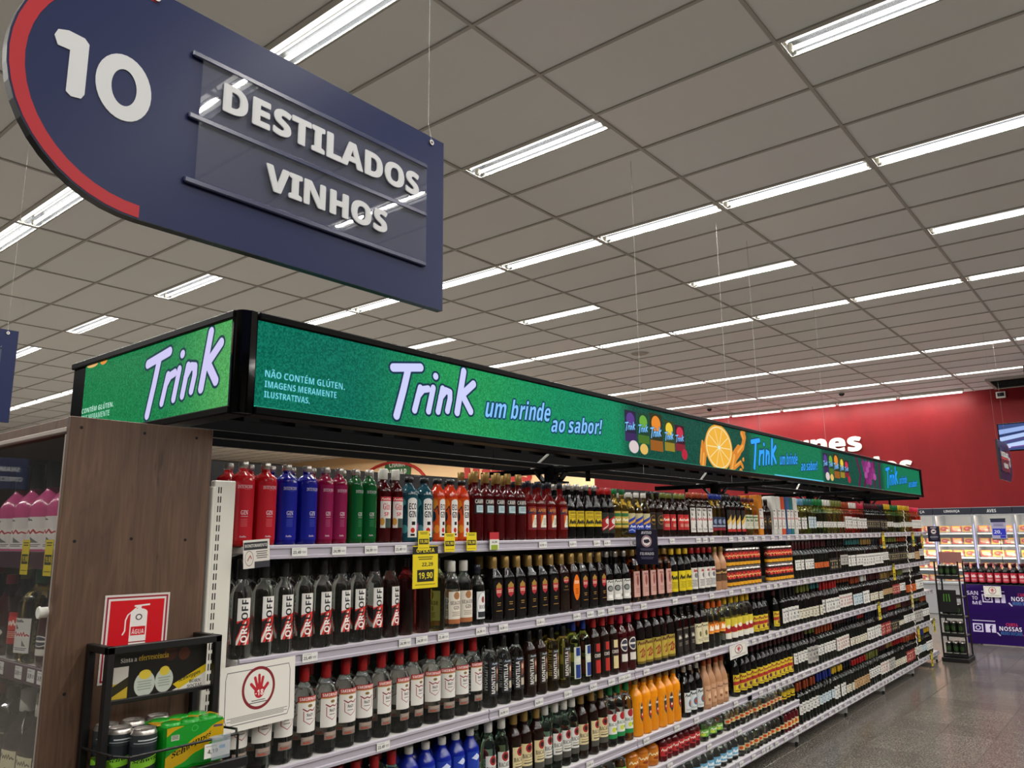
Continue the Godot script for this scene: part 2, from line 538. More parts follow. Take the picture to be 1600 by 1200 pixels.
	label("aperol", 160, 256, "#7c1414", [["p", [[0, 0.16], [1, 0.0], [1, 0.16], [0, 0.32]], "#17264a"], ["t", "APEROL", 0.1, 0.08, 0.8, 0.15, "#f0901c", "b", 0.2], ["r", 0.28, 0.36, 0.6, 0.54, "#e2dcc8"], ["p", [[0.28, 0.36], [0.5, 0.36], [0.28, 0.8]], "#e06a18"], ["l", 0.45, 0.5, 0.36, 0.3, 5, "#8a8a80"], ["r", 0.28, 0.92, 0.6, 0.03, "#1c2c58"]])
	label("yellow_card", 128, 160, "#d8b81a", [["t", "OFERTA", 0.15, 0.06, 0.7, 0.14, "#20200c"], ["l", 0.14, 0.28, 0.7, 0.2, 3, "#6a5a10"], ["z", 0.1, 0.55, 0.8, 0.3, "#20200c"]])
	label("red_diag", 128, 192, "#1c2016", [["p", [[0, 0.35], [1, 0.05], [1, 0.6], [0, 0.9]], "#b01c20"], ["c", 0.55, 0.42, 0.26, 0.14, "#d8d4cc"], ["k", [[0.1, 0.8], [0.9, 0.5]], 0.05, "#d8d4cc"]])
	label("green_gold", 128, 192, "#c7a84a", [["r", 0, 0.12, 1, 0.2, "#2c7038"], ["z", 0.08, 0.42, 0.84, 0.2, "#f0ead0"], ["r", 0, 0.74, 1, 0.1, "#3a6a30"]])
	label("blue_slant", 128, 192, "#c8bf90", [["p", [[0, 0.35], [1, 0], [1, 1], [0, 1]], "#1c3aa0"], ["p", [[0, 0.5], [0.9, 0.16], [1, 0.3], [0, 0.6]], "#d8a040"], ["z", 0.15, 0.6, 0.7, 0.14, "#e8e8f0"], ["k", [[0, 0.9], [0.25, 0.82], [0.5, 0.92], [0.75, 0.82], [1, 0.92]], 0.05, "#9fb4e8"]])
	label("dark_crest", 128, 192, "#231812", [["o", 0.5, 0.45, 0.34, 0.28, "#8a6a30", "#231812", 0.85], ["z", 0.34, 0.38, 0.32, 0.14, "#c09a50"]])
	label("red_oval", 128, 192, "#b02024", [["c", 0.5, 0.34, 0.42, 0.22, "#d8362c"], ["z", 0.14, 0.25, 0.72, 0.18, "#f4e6d6"], ["l", 0.2, 0.6, 0.6, 0.22, 4, "#e8c0a8"]])
	label("whisky_white", 128, 192, "#d8d5ce", [["z", 0.1, 0.03, 0.5, 0.1, "#20202c"], ["r", 0, 0.36, 1, 0.2, "#e2dfd8"], ["z", 0.05, 0.39, 0.9, 0.14, "#b02028"], ["p", [[0.1, 0.16], [0.3, 0.3], [0.15, 0.33]], "#4a4a48"], ["p", [[0.6, 0.62], [0.85, 0.8], [0.6, 0.8]], "#6a6a66"], ["l", 0.1, 0.84, 0.8, 0.1, 2, "#505050"]])
	label("navy_small", 128, 192, "#27344c", [["c", 0.5, 0.34, 0.26, 0.18, "#8a94b0"], ["r", 0.1, 0.62, 0.8, 0.1, "#aab0c0"], ["r", 0, 0.8, 1, 0.2, "#8a1c28"]])
	label("gold_diag", 128, 192, "#15130f", [["p", [[0, 0.5], [1, 0.15], [1, 0.42], [0, 0.77]], "#d8b050"], ["p", [[0, 0.7], [1, 0.4], [1, 0.8], [0, 0.95]], "#d4d0c8"], ["r", 0, 0.88, 1, 0.12, "#b02820"]])
	label("olive_panel", 128, 192, "#c8c8b4", [["r", 0, 0.12, 1, 0.1, "#4a7038"], ["z", 0.15, 0.3, 0.7, 0.18, "#3a5a2c"], ["l", 0.2, 0.58, 0.6, 0.26, 4, "#8a8a78"]])
	label("orloff", 128, 320, "#d9d7d2", [["p", [[0, 0.5], [1, 0.42], [1, 1], [0, 1]], "#c92a22"], ["p", [[0, 0.55], [0.45, 0.47], [0.2, 0.72], [0, 0.85]], "#1c1a1e"], ["p", [[0, 0.92], [0.6, 0.5], [0.72, 0.5], [0.1, 1], [0, 1]], "#dcd8d2"], ["p", [[0.3, 1], [1, 0.55], [1, 0.64], [0.46, 1]], "#1c1a1e"], ["p", [[0.6, 1], [1, 0.74], [1, 0.82], [0.74, 1]], "#dcd8d2"], ["u", "ORLOFF", 0.3, 0.03, 0.5, 0.92, "#17151a"], ["u", "OR", 0.3, 0.64, 0.5, 0.31, "#efece8"]])
	label("smirnoff", 160, 288, "#d9d6d0", [["r", 0, 0, 1, 0.15, "#a01c22"], ["t", "SMIRNOFF", 0.06, 0.03, 0.88, 0.09, "#efe9e0"], ["r", 0, 0.15, 1, 0.03, "#b09458"], ["c", 0.5, 0.27, 0.1, 0.045, "#7a6434"], ["k", [[0.22, 0.35], [0.38, 0.42], [0.5, 0.38], [0.62, 0.42], [0.78, 0.35]], 0.03, "#7c1c22"], ["k", [[0.24, 0.42], [0.25, 0.68], [0.5, 0.8], [0.75, 0.68], [0.76, 0.42]], 0.016, "#8a2a2c"], ["t", "No21", 0.37, 0.48, 0.26, 0.09, "#2a2628"], ["l", 0.36, 0.62, 0.28, 0.05, 1, "#6a5a58"]])
	label("small_back", 96, 64, "#7e7068", [["l", 0.1, 0.1, 0.8, 0.4, 3, "#b8a898"], ["z", 0.12, 0.6, 0.5, 0.3, "#a03c28"]])
	label("flow", 96, 192, "#6a2630", [["t", "FLOW", 0.3, 0.16, 0.4, 0.06, "#c8a8ac"], ["k", [[0.1, 0.5], [0.5, 0.42], [0.9, 0.55]], 0.02, "#a8505a"], ["r", 0.4, 0.62, 0.2, 0.03, "#c8a8ac"]], 0.1)
	label("seagers", 128, 192, "#d5cec0", [["c", 0.5, 0.13, 0.2, 0.12, "#9a6a40"], ["t", "SEAGERS", 0.1, 0.3, 0.8, 0.11, "#3a2420", "s"], ["t", "GIN", 0.3, 0.45, 0.4, 0.11, "#3a2420", "s"], ["l", 0.2, 0.62, 0.6, 0.16, 3, "#9a8a78"], ["r", 0, 0.86, 1, 0.14, "#a06038"]])
	label("rocks", 128, 192, "#cfd0d0", [["o", 0.5, 0.5, 0.49, 0.5, "#b4b8ba", "#e0e0de", 0.9], ["c", 0.5, 0.3, 0.14, 0.12, "#8a3a34"], ["t", "ROCKS", 0.18, 0.5, 0.64, 0.13, "#24262c", "s"], ["r", 0.1, 0.74, 0.8, 0.2, "#2a2c32"]])
	label("stock", 128, 224, "#141010", [["p", [[0.2, 0.14], [0.5, 0.04], [0.8, 0.14], [0.78, 0.24], [0.22, 0.24]], "#a07c3c"], ["p", [[0.16, 0.22], [0.84, 0.22], [0.76, 0.42], [0.5, 0.5], [0.24, 0.42]], "#a8323a"], ["t", "STOCK", 0.24, 0.27, 0.52, 0.09, "#ecd8b8"], ["l", 0.3, 0.62, 0.4, 0.12, 2, "#a07c3c"], ["r", 0.2, 0.86, 0.6, 0.02, "#a07c3c"]], 0.15)
	label("stock_orange", 128, 224, "#141010", [["c", 0.5, 0.42, 0.42, 0.42, "#e0701c"], ["t", "STOCK", 0.2, 0.2, 0.6, 0.1, "#fff0d8"], ["l", 0.3, 0.45, 0.4, 0.2, 3, "#9a3c10"]], 0.2)
	label("white_seal", 128, 192, "#d4d2cc", [["r", 0, 0, 1, 0.16, "#e2e0da"], ["z", 0.1, 0.02, 0.8, 0.12, "#22262a"], ["o", 0.28, 0.42, 0.22, 0.15, "#22262a", "#8a9088", 0.7], ["l", 0.56, 0.3, 0.36, 0.24, 4, "#50565a"], ["r", 0.1, 0.74, 0.34, 0.16, "#f4f2ec"], ["z", 0.62, 0.72, 0.14, 0.14, "#22262a"]])
	label("pink_stamp", 128, 192, "#c79a90", [["c", 0.5, 0.36, 0.2, 0.2, "#8a4a40"], ["z", 0.2, 0.06, 0.6, 0.1, "#6a2c28"], ["l", 0.2, 0.66, 0.6, 0.2, 3, "#a06a60"]])
	label("lemon_panel", 128, 192, "#d9c21c", [["z", 0.12, 0.2, 0.76, 0.22, "#2a2808"], ["l", 0.15, 0.52, 0.7, 0.34, 5, "#8a7a10"]])
	label("white_script", 128, 192, "#d6d2ca", [["z", 0.3, 0.06, 0.4, 0.14, "#a02830"], ["c", 0.5, 0.36, 0.16, 0.12, "#707078"], ["l", 0.14, 0.56, 0.72, 0.34, 5, "#50525a"]])
	label("sepia", 128, 192, "#5a3c26", [["r", 0, 0.1, 1, 0.4, "#382418"], ["z", 0.14, 0.2, 0.72, 0.2, "#c09a60"]])
	for g in [["montilla", "#24242a"], ["montilla_gold", "#2e2820"]]:
		label(g[0], 112, 256, g[1], [["z", 0.2, 0.03, 0.6, 0.06, "#b8c8d8"], ["u", "MONTILLA", 0.14, 0.14, 0.3, 0.8, "#e6e4e0"], ["p", [[0.55, 0.2], [0.95, 0.12], [0.95, 0.5], [0.6, 0.6]], "#7a4634"], ["c", 0.74, 0.3, 0.14, 0.08, "#d0a888"], ["r", 0.55, 0.66, 0.4, 0.22, "#b8b09a"]])
	for g in [["contini_blue", "#c9d0c0", "#233a80"], ["contini_red", "#1c0c0c", "#b42c24"], ["contini_cream", "#281010", "#d4c48e"]]:
		label(g[0], 112, 256, g[1], [["r", 0.22, 0.02, 0.56, 0.26, g[2]], ["t", "CONTINI", 0.04, 0.36, 0.92, 0.11, "#ece4da"], ["r", 0.16, 0.56, 0.68, 0.42, g[2]]])
	label("round_seal", 128, 224, "#2a1010", [["o", 0.5, 0.3, 0.44, 0.26, "#e0dcd4", "#3a3a48", 0.82], ["r", 0.1, 0.26, 0.8, 0.08, "#e0dcd4"], ["r", 0.14, 0.66, 0.72, 0.3, "#d8d2c8"]])
	label("yellow_script", 128, 192, "#b79f3e", [["r", 0, 0, 1, 0.16, "#a0903c"], ["z", 0.1, 0.05, 0.8, 0.16, "#5a2a18"], ["k", [[0.2, 0.5], [0.55, 0.34], [0.3, 0.72], [0.8, 0.6], [0.62, 0.42], [0.52, 0.74]], 0.05, "#8a1c20"], ["r", 0, 0.9, 1, 0.1, "#6a5a20"]])
	label("old_dark", 128, 192, "#1d1a18", [["z", 0.22, 0.3, 0.56, 0.18, "#c8c0b0"], ["l", 0.2, 0.6, 0.6, 0.16, 3, "#8a8070"], ["r", 0, 0.05, 1, 0.03, "#8a8070"]])
	label("cream_pear", 128, 192, "#d3caa6", [["z", 0.08, 0.08, 0.84, 0.12, "#4a4028"], ["c", 0.5, 0.52, 0.14, 0.14, "#6a6030"], ["l", 0.2, 0.76, 0.6, 0.14, 2, "#8a8060"]])
	label("orange_block", 128, 128, "#e07c1c", [["z", 0.2, 0.2, 0.6, 0.5, "#f6e8d0"], ["r", 0, 0.86, 1, 0.14, "#f0a040"]])
	label("yellow_swirl", 128, 192, "#d6c23a", [["p", [[0, 0.45], [1, 0.3], [1, 0.6], [0, 0.75]], "#a01c20"], ["c", 0.4, 0.4, 0.16, 0.1, "#e8e0c8"], ["r", 0, 0.72, 1, 0.28, "#dcd8cc"]])
	label("grape_yellow", 128, 192, "#d4bb2e", [["z", 0.08, 0.1, 0.84, 0.16, "#8a1c24"], ["p", [[0, 0.4], [1, 0.3], [1, 0.5], [0, 0.6]], "#a83028"], ["c", 0.5, 0.7, 0.16, 0.12, "#5a2040"], ["l", 0.15, 0.86, 0.7, 0.1, 1, "#6a5a18"]])
	label("blue_label", 112, 224, "#1e3ca6", [["p", [[0.2, 0.14], [0.5, 0.04], [0.8, 0.14], [0.5, 0.2]], "#c8d4f0"], ["r", 0, 0.46, 1, 0.16, "#b8c8e4"], ["z", 0.12, 0.72, 0.76, 0.08, "#c8d4f0"], ["l", 0.25, 0.85, 0.5, 0.06, 1, "#98a8d8"]], 0.15)
	for g in [["bacardi", "#d6d6d0"], ["bacardi_gold", "#d6c79a"]]:
		label(g[0], 144, 224, g[1], [["c", 0.5, 0.16, 0.25, 0.16, "#a02428"], ["c", 0.5, 0.16, 0.14, 0.09, "#2a1414"], ["t", "BACARDI", 0.06, 0.36, 0.88, 0.14, "#1e1a1c", "s"], ["l", 0.16, 0.56, 0.68, 0.06, 1, "#7a6a40"], ["r", 0.14, 0.66, 0.72, 0.04, "#50483c"], ["r", 0, 0.78, 1, 0.22, "#4a4a44"]])
	label("bacardi_apple", 144, 224, "#dcdcd6", [["c", 0.5, 0.16, 0.25, 0.16, "#a02428"], ["t", "BACARDI", 0.06, 0.36, 0.88, 0.12, "#20402c", "s"], ["c", 0.42, 0.64, 0.16, 0.1, "#c8d040"], ["p", [[0.55, 0.6], [0.85, 0.52], [0.7, 0.74]], "#2c8a3c"], ["r", 0, 0.82, 1, 0.18, "#1c8044"]])
	label("batida", 96, 192, "#d88a18", [["p", [[0.15, 0.3], [0.5, 0], [0.85, 0.3], [0.85, 0.75], [0.5, 1], [0.15, 0.75]], "#303434"], ["z", 0.2, 0.22, 0.6, 0.12, "#e8e4d8"], ["c", 0.5, 0.66, 0.24, 0.14, "#b02024"], ["c", 0.5, 0.62, 0.12, 0.06, "#e8e0d0"]])
	label("swirl_white", 128, 192, "#cfd4d4", [["z", 0.1, 0.06, 0.8, 0.16, "#2a2c30"], ["o", 0.6, 0.56, 0.28, 0.2, "#3a6a8a", "#b04028", 0.6], ["l", 0.1, 0.82, 0.6, 0.1, 2, "#808488"]])
	label("tan_script", 96, 192, "#c79a78", [["z", 0.1, 0.2, 0.8, 0.1, "#5a3a24"], ["c", 0.5, 0.55, 0.24, 0.14, "#e0b890"], ["c", 0.4, 0.75, 0.14, 0.08, "#8a5a34"]])
	label("pet_red", 128, 96, "#b82c30", [["z", 0.1, 0.2, 0.8, 0.3, "#f0d8c8"], ["c", 0.5, 0.75, 0.2, 0.16, "#5a1418"]])
	label("pet_lime", 128, 96, "#6fae4c", [["z", 0.2, 0.2, 0.6, 0.3, "#e8f0d0"], ["c", 0.3, 0.7, 0.14, 0.2, "#c8d848"]])
	label("pet_fruit", 128, 64, "#cfc39a", [["c", 0.25, 0.5, 0.16, 0.32, "#c8461c"], ["c", 0.6, 0.5, 0.16, 0.32, "#d8a01c"], ["c", 0.85, 0.4, 0.1, 0.2, "#5a7a24"]])
	label("pet_blue", 128, 96, "#6aa8c8", [["z", 0.2, 0.25, 0.6, 0.4, "#e8f0f4"], ["r", 0, 0.82, 1, 0.18, "#d8e0e4"]])
	label("pet_amber", 128, 96, "#c8781c", [["z", 0.08, 0.25, 0.84, 0.3, "#f4e4b8"], ["c", 0.5, 0.78, 0.2, 0.14, "#8a3a14"]])
	label("can_red", 160, 192, "#26100e", [["r", 0, 0.1, 1, 0.44, "#7c1c1c"], ["k", [[0.1, 0.45], [0.4, 0.2], [0.45, 0.5], [0.8, 0.22], [0.9, 0.4]], 0.07, "#d83a2c"], ["z", 0.15, 0.26, 0.7, 0.16, "#e8b070"], ["r", 0, 0.74, 1, 0.2, "#d89a1c"], ["r", 0, 0.62, 1, 0.06, "#181210"]])
	label("can_green", 128, 160, "#10140f", [["k", [[0.4, 0.3], [0.42, 0.6]], 0.03, "#3c6a24"], ["k", [[0.5, 0.28], [0.5, 0.62]], 0.03, "#3c6a24"], ["k", [[0.6, 0.3], [0.58, 0.6]], 0.03, "#3c6a24"], ["r", 0.2, 0.82, 0.6, 0.05, "#b8c0b0"]])
	label("can_tonic", 192, 256, "#2e3336", [["r", 0, 0.3, 1, 0.7, "#20262a"], ["p", [[0, 0.78], [1, 0.4], [1, 0.66], [0, 1]], "#79b82c"], ["t", "Schweppes", 0.28, 0.64, 0.46, 0.13, "#14180f", "s", 0.1, 0.9], ["r", 0.34, 0.12, 0.32, 0.03, "#c8ccd0"], ["r", 0.28, 0.2, 0.44, 0.02, "#9aa0a4"]], 0.25)
	var wines := [["cream", "#d2ccb8", "#3a2a2c"], ["white", "#d6d4ce", "#2c2c34"], ["grey", "#a9a6a0", "#2a2a30"], ["black", "#1e1c20", "#b8a878"], ["tan", "#b6946a", "#3a2416"], ["orange", "#c9602a", "#2a1410"], ["red", "#8e2a30", "#e4d0b0"], ["half", "#d4d0c8", "#8e2a30"], ["sky", "#bcc8cc", "#2c5a78"]]
	for w in wines:
		label("wine_" + w[0], 96, 128, w[1], [["z", 0.12, 0.16, 0.76, 0.14, w[2]], ["c", 0.5, 0.48, 0.12, 0.09, w[2]], ["l", 0.18, 0.66, 0.64, 0.2, 3, w[2]]])

	# shapes
	kind("gin_red", "gin_bottle", "glossy red gin bottle with silver cap", 0.28, 0.039, 0.222, 0.25, 0.014, 2.0, "red_paint", [0.022, 0.016, "cap_silver"], [[0.02, 0.215, 62, "gin_red"]])
	kind("gin_blue", "gin_bottle", "glossy deep blue gin bottle with silver cap", 0.28, 0.039, 0.222, 0.25, 0.014, 2.0, "blue_paint", [0.022, 0.016, "cap_silver"], [[0.02, 0.215, 62, "gin_blue"]])
	kind("gin_magenta", "gin_bottle", "glossy magenta gin bottle with silver cap", 0.28, 0.037, 0.222, 0.25, 0.014, 2.0, "magenta_paint", [0.022, 0.016, "cap_silver"], [[0.02, 0.215, 62, "gin_magenta"]])
	kind("gin_green", "gin_bottle", "glossy green gin bottle with silver cap", 0.28, 0.036, 0.222, 0.25, 0.014, 2.0, "green_paint", [0.022, 0.016, "cap_silver"], [[0.02, 0.215, 62, "gin_green"]])
	kind("gin_strawberry", "gin_bottle", "dark red gin bottle with tall white cap", 0.29, 0.036, 0.2, 0.24, 0.014, 2.0, "dark_red", [0.042, 0.017, "cap_white"], [[0.06, 0.18, 45, "gin_strawberry"]])
	kind("eco_teal", "gin_bottle", "teal patterned gin bottle with white oval label", 0.265, 0.042, 0.19, 0.238, 0.015, 2.0, "eco_teal", [0.022, 0.018, "cap_black"], [[0.012, 0.185, 85, "eco_teal"]])
	kind("eco_orange", "gin_bottle", "orange patterned gin bottle with white oval label", 0.265, 0.042, 0.19, 0.238, 0.015, 2.0, "eco_orange", [0.022, 0.018, "cap_black"], [[0.012, 0.185, 85, "eco_orange"]])
	kind("campari", "liqueur_bottle", "dark crimson liqueur bottle with gold cap", 0.31, 0.038, 0.2, 0.238, 0.015, 2.0, "campari_red", [0.05, 0.016, "cap_gold"], [[0.12, 0.188, 60, "campari"]])
	kind("aperol", "liqueur_bottle", "red orange aperitif bottle with slanted blue label", 0.285, 0.038, 0.17, 0.225, 0.014, 2.0, "aperol_red", [0.03, 0.015, "cap_navy"], [[0.05, 0.16, 55, "aperol"]])
	kind("black_herb", "liqueur_bottle", "black liqueur bottle wearing a yellow offer card", 0.285, 0.039, 0.15, 0.23, 0.014, 2.6, "black_glass", [0.03, 0.016, "cap_silver"], [[0.065, 0.145, 50, "yellow_card"]])
	kind("red_cap_green", "liqueur_bottle", "dark bottle with red cap and red diagonal label", 0.275, 0.036, 0.16, 0.22, 0.014, 2.0, "black_glass", [0.035, 0.017, "cap_red"], [[0.03, 0.14, 60, "red_diag"]])
	kind("green_gold", "cachaca_bottle", "straw coloured bottle with green banded label and green cap", 0.275, 0.036, 0.17, 0.22, 0.014, 2.0, "straw_glass", [0.03, 0.016, "cap_green"], [[0.06, 0.15, 65, "green_gold"]])
	kind("blue_slant", "cocktail_bottle", "pale yellow bottle with blue slanted label and white cap", 0.26, 0.036, 0.15, 0.21, 0.014, 2.0, "straw_glass", [0.028, 0.016, "cap_white"], [[0.03, 0.14, 65, "blue_slant"]])
	kind("dark_crest", "brandy_bottle", "dark brown brandy bottle with gold ring label", 0.275, 0.037, 0.17, 0.225, 0.015, 2.0, "brown_glass", [0.03, 0.017, "cap_black"], [[0.05, 0.15, 55, "dark_crest"]])
	kind("red_oval", "tequila_bottle", "amber bottle with red oval label and olive cap", 0.27, 0.038, 0.16, 0.22, 0.016, 2.0, "brown_glass", [0.03, 0.018, "cap_olive"], [[0.045, 0.14, 60, "red_oval"]])
	kind("whisky_white", "whisky_bottle", "dark whisky bottle with tall white label", 0.285, 0.039, 0.19, 0.235, 0.016, 3.5, "brown_glass", [0.035, 0.017, "cap_copper"], [[0.03, 0.185, 50, "whisky_white"]])
	kind("navy_small", "whisky_bottle", "pale whisky bottle with navy label and blue cap", 0.285, 0.037, 0.18, 0.235, 0.015, 2.0, "straw_glass", [0.035, 0.016, "cap_blue"], [[0.04, 0.13, 60, "navy_small"]])
	kind("gold_diag", "whisky_bottle", "black whisky bottle with slanted gold label", 0.285, 0.037, 0.2, 0.24, 0.015, 4.0, "black_glass", [0.035, 0.016, "cap_black"], [[0.03, 0.18, 45, "gold_diag"]])
	kind("olive_panel", "cachaca_bottle", "straw bottle with pale green label and wine cap", 0.275, 0.037, 0.18, 0.23, 0.015, 2.0, "straw_glass", [0.03, 0.016, "cap_wine"], [[0.05, 0.15, 60, "olive_panel"]])
	for c in [["carton_amber", "amber"], ["carton_white", "white"], ["carton_orange", "orange"], ["carton_teal", "teal"], ["carton_blue", "blue"]]:
		kind(c[0], "bottle_carton", "tall %s gift carton of spirits" % c[1], 0.3, 0.042, 0.294, 0.296, 0.04, 9.0, c[0], [0.003, 0.03, c[0]], [[0.05, 0.2, 40, "whisky_white"]])
	kind("orloff", "vodka_bottle", "clear vodka bottle with upright lettering and black cap", 0.315, 0.041, 0.195, 0.25, 0.017, 2.0, "clear_glass", [0.066, 0.018, "cap_black"], [[0.045, 0.19, 33, "orloff"]])
	kind("flow_red", "vodka_bottle", "translucent red vodka bottle with clear neck", 0.29, 0.036, 0.2, 0.25, 0.013, 2.0, "rosy_glass", [0.03, 0.014, "cap_black"], [])
	kind("flow_green", "vodka_bottle", "translucent lime vodka bottle with clear neck", 0.29, 0.036, 0.2, 0.25, 0.013, 2.0, "lime_glass", [0.03, 0.014, "cap_black"], [])
	kind("seagers", "gin_bottle", "clear gin bottle with cream label and white cap", 0.275, 0.041, 0.17, 0.228, 0.017, 2.0, "clear_glass", [0.045, 0.019, "cap_white"], [[0.02, 0.15, 55, "seagers"]])
	kind("rocks", "gin_bottle", "clear gin bottle with silver oval label", 0.255, 0.036, 0.16, 0.21, 0.016, 2.0, "clear_glass", [0.04, 0.018, "cap_navy"], [[0.025, 0.14, 50, "rocks"]])
	kind("stock", "liqueur_bottle", "black liqueur bottle with red crest and gold cap", 0.285, 0.037, 0.185, 0.23, 0.018, 5.0, "black_glass", [0.055, 0.019, "cap_gold"], [[0.03, 0.18, 45, "stock"]])
	kind("stock_cocoa", "liqueur_bottle", "brown liqueur bottle with red crest and gold cap", 0.285, 0.037, 0.185, 0.23, 0.018, 5.0, "brown_glass", [0.055, 0.019, "cap_gold"], [[0.1, 0.18, 45, "stock"]])
	kind("stock_orange", "liqueur_bottle", "dark liqueur bottle with orange shield label and gold cap", 0.285, 0.037, 0.185, 0.23, 0.018, 5.0, "brown_glass", [0.055, 0.019, "cap_gold"], [[0.03, 0.18, 45, "stock_orange"]])
	kind("white_seal", "brandy_bottle", "black brandy bottle with white seal label", 0.285, 0.037, 0.15, 0.22, 0.014, 2.0, "black_glass", [0.03, 0.016, "cap_silver"], [[0.03, 0.135, 62, "white_seal"]])
	kind("pink_stamp", "tequila_bottle", "amber bottle with dusty pink label", 0.29, 0.038, 0.2, 0.24, 0.016, 4.0, "amber_glass", [0.035, 0.018, "cap_gold"], [[0.03, 0.17, 45, "pink_stamp"]])
	kind("lemon_panel", "liqueur_bottle", "dark bottle with bright yellow label and yellow cap", 0.285, 0.037, 0.18, 0.235, 0.015, 2.0, "black_glass", [0.035, 0.017, "cap_yellow"], [[0.03, 0.15, 65, "lemon_panel"]])
	kind("white_script", "rum_bottle", "dark rum bottle with white label and red cap", 0.285, 0.037, 0.19, 0.24, 0.015, 2.0, "black_glass", [0.035, 0.017, "cap_red"], [[0.03, 0.16, 65, "white_script"]])
	kind("sepia", "liqueur_bottle", "tan cream liqueur bottle with brown label", 0.285, 0.037, 0.17, 0.235, 0.016, 2.0, "tan_bottle", [0.035, 0.017, "cap_gold"], [[0.06, 0.14, 80, "sepia"]])
	kind("smirnoff", "vodka_bottle", "clear vodka bottle with red cap and red banded label", 0.306, 0.04, 0.195, 0.24, 0.016, 2.0, "clear_glass", [0.062, 0.0175, "cap_red"], [[0.085, 0.2, 62, "smirnoff"], [0.045, 0.07, 40, "small_back"]])
	kind("montilla", "rum_bottle", "clear rum bottle with upright black label", 0.29, 0.037, 0.2, 0.245, 0.015, 2.0, "clear_glass", [0.05, 0.016, "cap_black"], [[0.05, 0.19, 48, "montilla"]])
	kind("montilla_dark", "rum_bottle", "dark brown rum bottle with upright black label", 0.29, 0.037, 0.2, 0.245, 0.015, 2.0, "brown_glass", [0.05, 0.016, "cap_black"], [[0.05, 0.19, 48, "montilla_gold"]])
	kind("montilla_gold", "rum_bottle", "golden rum bottle with upright black label", 0.29, 0.037, 0.2, 0.245, 0.015, 2.0, "straw_glass", [0.05, 0.016, "cap_black"], [[0.05, 0.19, 48, "montilla_gold"]])
	kind("contini_blue", "vermouth_bottle", "pale vermouth bottle with blue blocks on its label", 0.3, 0.037, 0.2, 0.25, 0.014, 2.0, "lime_glass", [0.045, 0.015, "cap_blue"], [[0.03, 0.18, 40, "contini_blue"]])
	kind("contini_red", "vermouth_bottle", "dark vermouth bottle with red blocks on its label", 0.3, 0.037, 0.2, 0.25, 0.014, 2.0, "brown_glass", [0.045, 0.017, "cap_red"], [[0.03, 0.18, 40, "contini_red"]])
	kind("contini_cream", "vermouth_bottle", "dark vermouth bottle with cream blocks on its label", 0.3, 0.037, 0.2, 0.25, 0.014, 2.0, "brown_glass", [0.045, 0.017, "cap_red"], [[0.03, 0.18, 40, "contini_cream"]])
	kind("round_seal", "vermouth_bottle", "dark red vermouth bottle with round white seal", 0.295, 0.037, 0.19, 0.245, 0.014, 2.0, "dark_red", [0.045, 0.016, "cap_pink"], [[0.05, 0.18, 48, "round_seal"]])
	kind("yellow_script", "brandy_bottle", "dark brandy bottle with mustard label and red cap", 0.3, 0.037, 0.2, 0.25, 0.015, 3.0, "cocoa_glass", [0.045, 0.017, "cap_red"], [[0.02, 0.145, 60, "yellow_script"]])
	kind("old_dark", "whisky_bottle", "dark square whisky bottle with black label", 0.285, 0.039, 0.21, 0.245, 0.016, 5.0, "cocoa_glass", [0.035, 0.018, "cap_black"], [[0.03, 0.17, 42, "old_dark"]])
	kind("cream_pear", "cachaca_bottle", "brown cachaca bottle with cream label", 0.285, 0.038, 0.2, 0.245, 0.016, 3.0, "cocoa_glass", [0.035, 0.018, "cap_black"], [[0.05, 0.17, 60, "cream_pear"]])
	kind("orange_block", "cachaca_bottle", "clear cachaca bottle with orange label and orange cap", 0.285, 0.036, 0.18, 0.24, 0.015, 2.0, "clear_glass", [0.04, 0.017, "cap_orange"], [[0.09, 0.15, 65, "orange_block"]])
	kind("yellow_swirl", "cachaca_bottle", "clear cachaca bottle with yellow label and yellow cap", 0.3, 0.039, 0.2, 0.25, 0.016, 2.0, "clear_glass", [0.045, 0.018, "cap_yellow"], [[0.03, 0.16, 70, "yellow_swirl"]])
	kind("grape_yellow", "table_wine_bottle", "dark table wine bottle with yellow label", 0.295, 0.038, 0.18, 0.235, 0.014, 2.0, "wine_glass", [0.04, 0.016, "cap_wine"], [[0.03, 0.14, 75, "grape_yellow"]])
	kind("blue_vodka", "vodka_bottle", "blue vodka bottle with white cap", 0.285, 0.039, 0.2, 0.25, 0.016, 2.0, "blue_bottle", [0.028, 0.017, "cap_white"], [[0.03, 0.2, 60, "blue_label"]])
	kind("red_top_vodka", "vodka_bottle", "clear vodka bottle with plain red cap", 0.29, 0.039, 0.2, 0.245, 0.016, 2.0, "green_clear_glass", [0.05, 0.018, "cap_red"], [[0.04, 0.16, 60, "white_script"]])
	kind("bacardi", "rum_bottle", "clear rum bottle with white label and white cap", 0.295, 0.033, 0.19, 0.24, 0.016, 2.0, "green_clear_glass", [0.045, 0.018, "cap_white"], [[0.04, 0.16, 62, "bacardi"]])
	kind("bacardi_gold", "rum_bottle", "dark rum bottle with cream label and tan cap", 0.295, 0.04, 0.19, 0.24, 0.016, 2.0, "brown_glass", [0.045, 0.018, "cap_gold"], [[0.04, 0.16, 62, "bacardi_gold"]])
	kind("bacardi_apple", "rum_bottle", "clear rum bottle with apple label and green cap", 0.295, 0.04, 0.19, 0.24, 0.016, 2.0, "clear_glass", [0.045, 0.018, "cap_green"], [[0.04, 0.16, 62, "bacardi_apple"]])
	kind("batida", "cocktail_bottle", "opaque orange cocktail bottle with gold cap", 0.295, 0.042, 0.2, 0.25, 0.016, 2.0, "orange_bottle", [0.03, 0.017, "cap_gold"], [[0.07, 0.18, 34, "batida"]])
